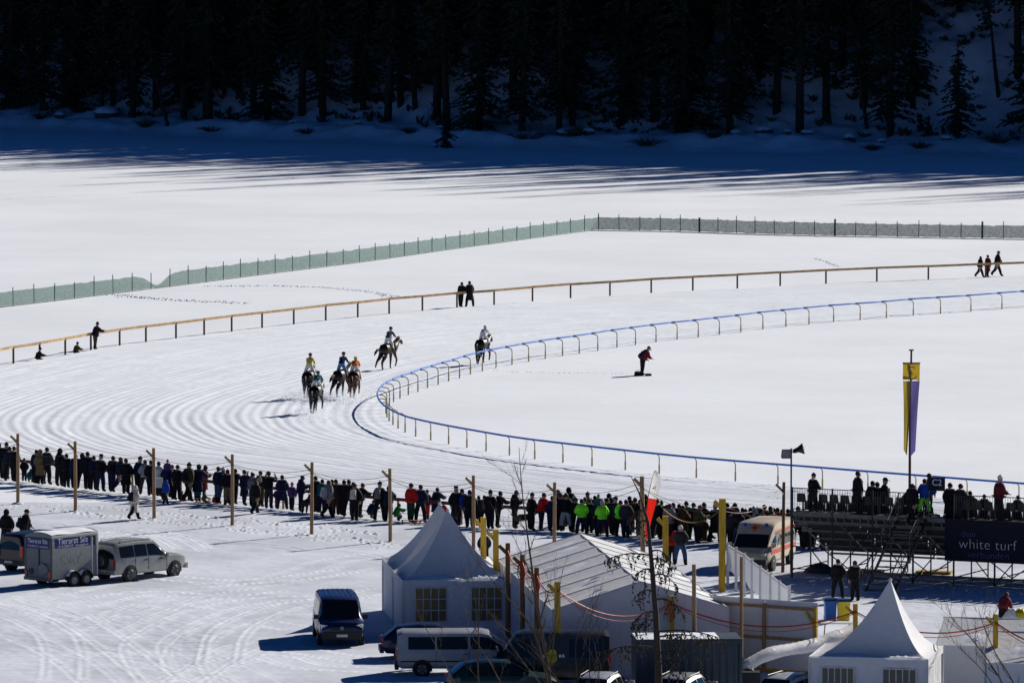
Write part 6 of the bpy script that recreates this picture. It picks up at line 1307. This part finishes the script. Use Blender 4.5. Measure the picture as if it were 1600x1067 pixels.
bare_tree('leaning bare shrub stems in front of the white minivan', 246, [(.05, [(858,1085),(835,992),(800,945),(765,905),(738,868),(724,833)], 10), (.04, [(752,1085),(748,1000),(741,930),(733,880)], 9), (.035, [(850,1085),(815,1035),(785,990),(768,960)], 6), (.03, [(720,1085),(690,1030),(665,985),(652,962)], 6), (.03, [(790,1085),(760,1030),(735,995),(722,975)], 6), (.03, [(880,1085),(850,1040),(826,1012),(800,1000)], 5)], 9)
bare_tree('thin bare saplings in front of the black van', 247, [(.03, [(922,1085),(922,1000),(923,930)], 8), (.026, [(938,1085),(930,1010),(915,960)], 6), (.024, [(905,1085),(900,1020),(905,965)], 6)], 12)
bare_tree('bare branching shrub at the bottom right before low marquee', 244, [(.045, [(1574,1085),(1554,1044),(1521,1000),(1494,972),(1482,942)], 12), (.04, [(1592,1085),(1560,1024),(1540,978),(1533,953)], 9), (.03, [(1560,1085),(1530,1041),(1496,1008),(1480,975)], 8)], 15)
def larch():
    rn = random.Random(3); base = Vector(((1031 - 800) / F * 249, 249, 0)); t = thing('larch_tree', 'dark larch with drooping cone-laden branches before the marquee', 'tree', base); h = 9.3; k_ = 249 / F
    tp = [(0, 0, -.2), (-.02, 0, 2), (-.12, 0, 4.2), (-.28, 0, 6.1), (-.42, 0, 7.6), (-.75, 0, 8.7), (-1.05, 0, h)]; MB().tube(tp, [.15, .135, .11, .085, .06, .03, .012], 8).build('trunk', M_bark, t, True); cn = MB(); hh = mat('larch_cone', (.022, .017, .013), .9)
    def tx(z): return float(np.interp(z, [q[2] for q in tp], [q[0] for q in tp]))
    spec = [(6.35, -1, 1.75), (6.2, 1, .9), (5.6, 1, .95), (5.0, -1, .85), (4.7, 1, 1.1), (4.2, -1, .9), (3.5, 1, 2.6), (3.3, 1, 1.9), (2.9, -1, 2.3), (2.7, 1, 1.5), (3.9, -1, .8), (7.6, -1, .5), (8.0, -1, .6), (2.3, 1, 1.2), (6.5, 1, .8), (5.8, -1, .7)]
    for z, s, L in spec:
        br = MB(); p0 = Vector((tx(z), 0, z)); y = rn.gauss(0, .35); pts = [p0 + Vector((s * L * f, y * f, .12 * math.sin(f * 3) - (.12 if L > 1.4 else .55) * L * f * f)) for f in (0, .2, .4, .6, .8, 1)]; br.tube(pts, [.04, .034, .028, .02, .014, .006], 5, caps=False)
        for q in range(int(L * 9) + 3):
            f = rn.uniform(.15, 1); a = pts[0].lerp(pts[-1], f); i = min(4, int(f * 5)); a = pts[i].lerp(pts[i + 1], f * 5 - i); l2 = rn.uniform(.25, .85); e = a + Vector((rn.gauss(0, .12), rn.gauss(0, .2), -l2)); m_ = a.lerp(e, .5) + Vector((s * .08, 0, .05)); br.tube([a, m_, e], [.012, .009, .005], 3, caps=False)
            for c in range(int(l2 * 9) + 1):
                f2 = rn.random(); u = a.lerp(m_, f2 * 2) if f2 < .5 else m_.lerp(e, f2 * 2 - 1); cn.ball(u + Vector((rn.gauss(0, .03), rn.gauss(0, .03), rn.gauss(0, .02))), rn.uniform(.018, .042), 5, 3, sc=(1, 1, 1.3))
        tag(br.build('branch', M_bark, t), kind='stuff')
    tag(cn.build('cones', hh, t), kind='stuff')
larch()
_l = {}
for o in col.objects:
    if o.parent is None and 'label' in o and 'group' not in o: _l.setdefault(o['label'], []).append(o.name)
for k, v in _l.items():
    if len(v) > 1: print('DUPLICATE LABEL', k, v)
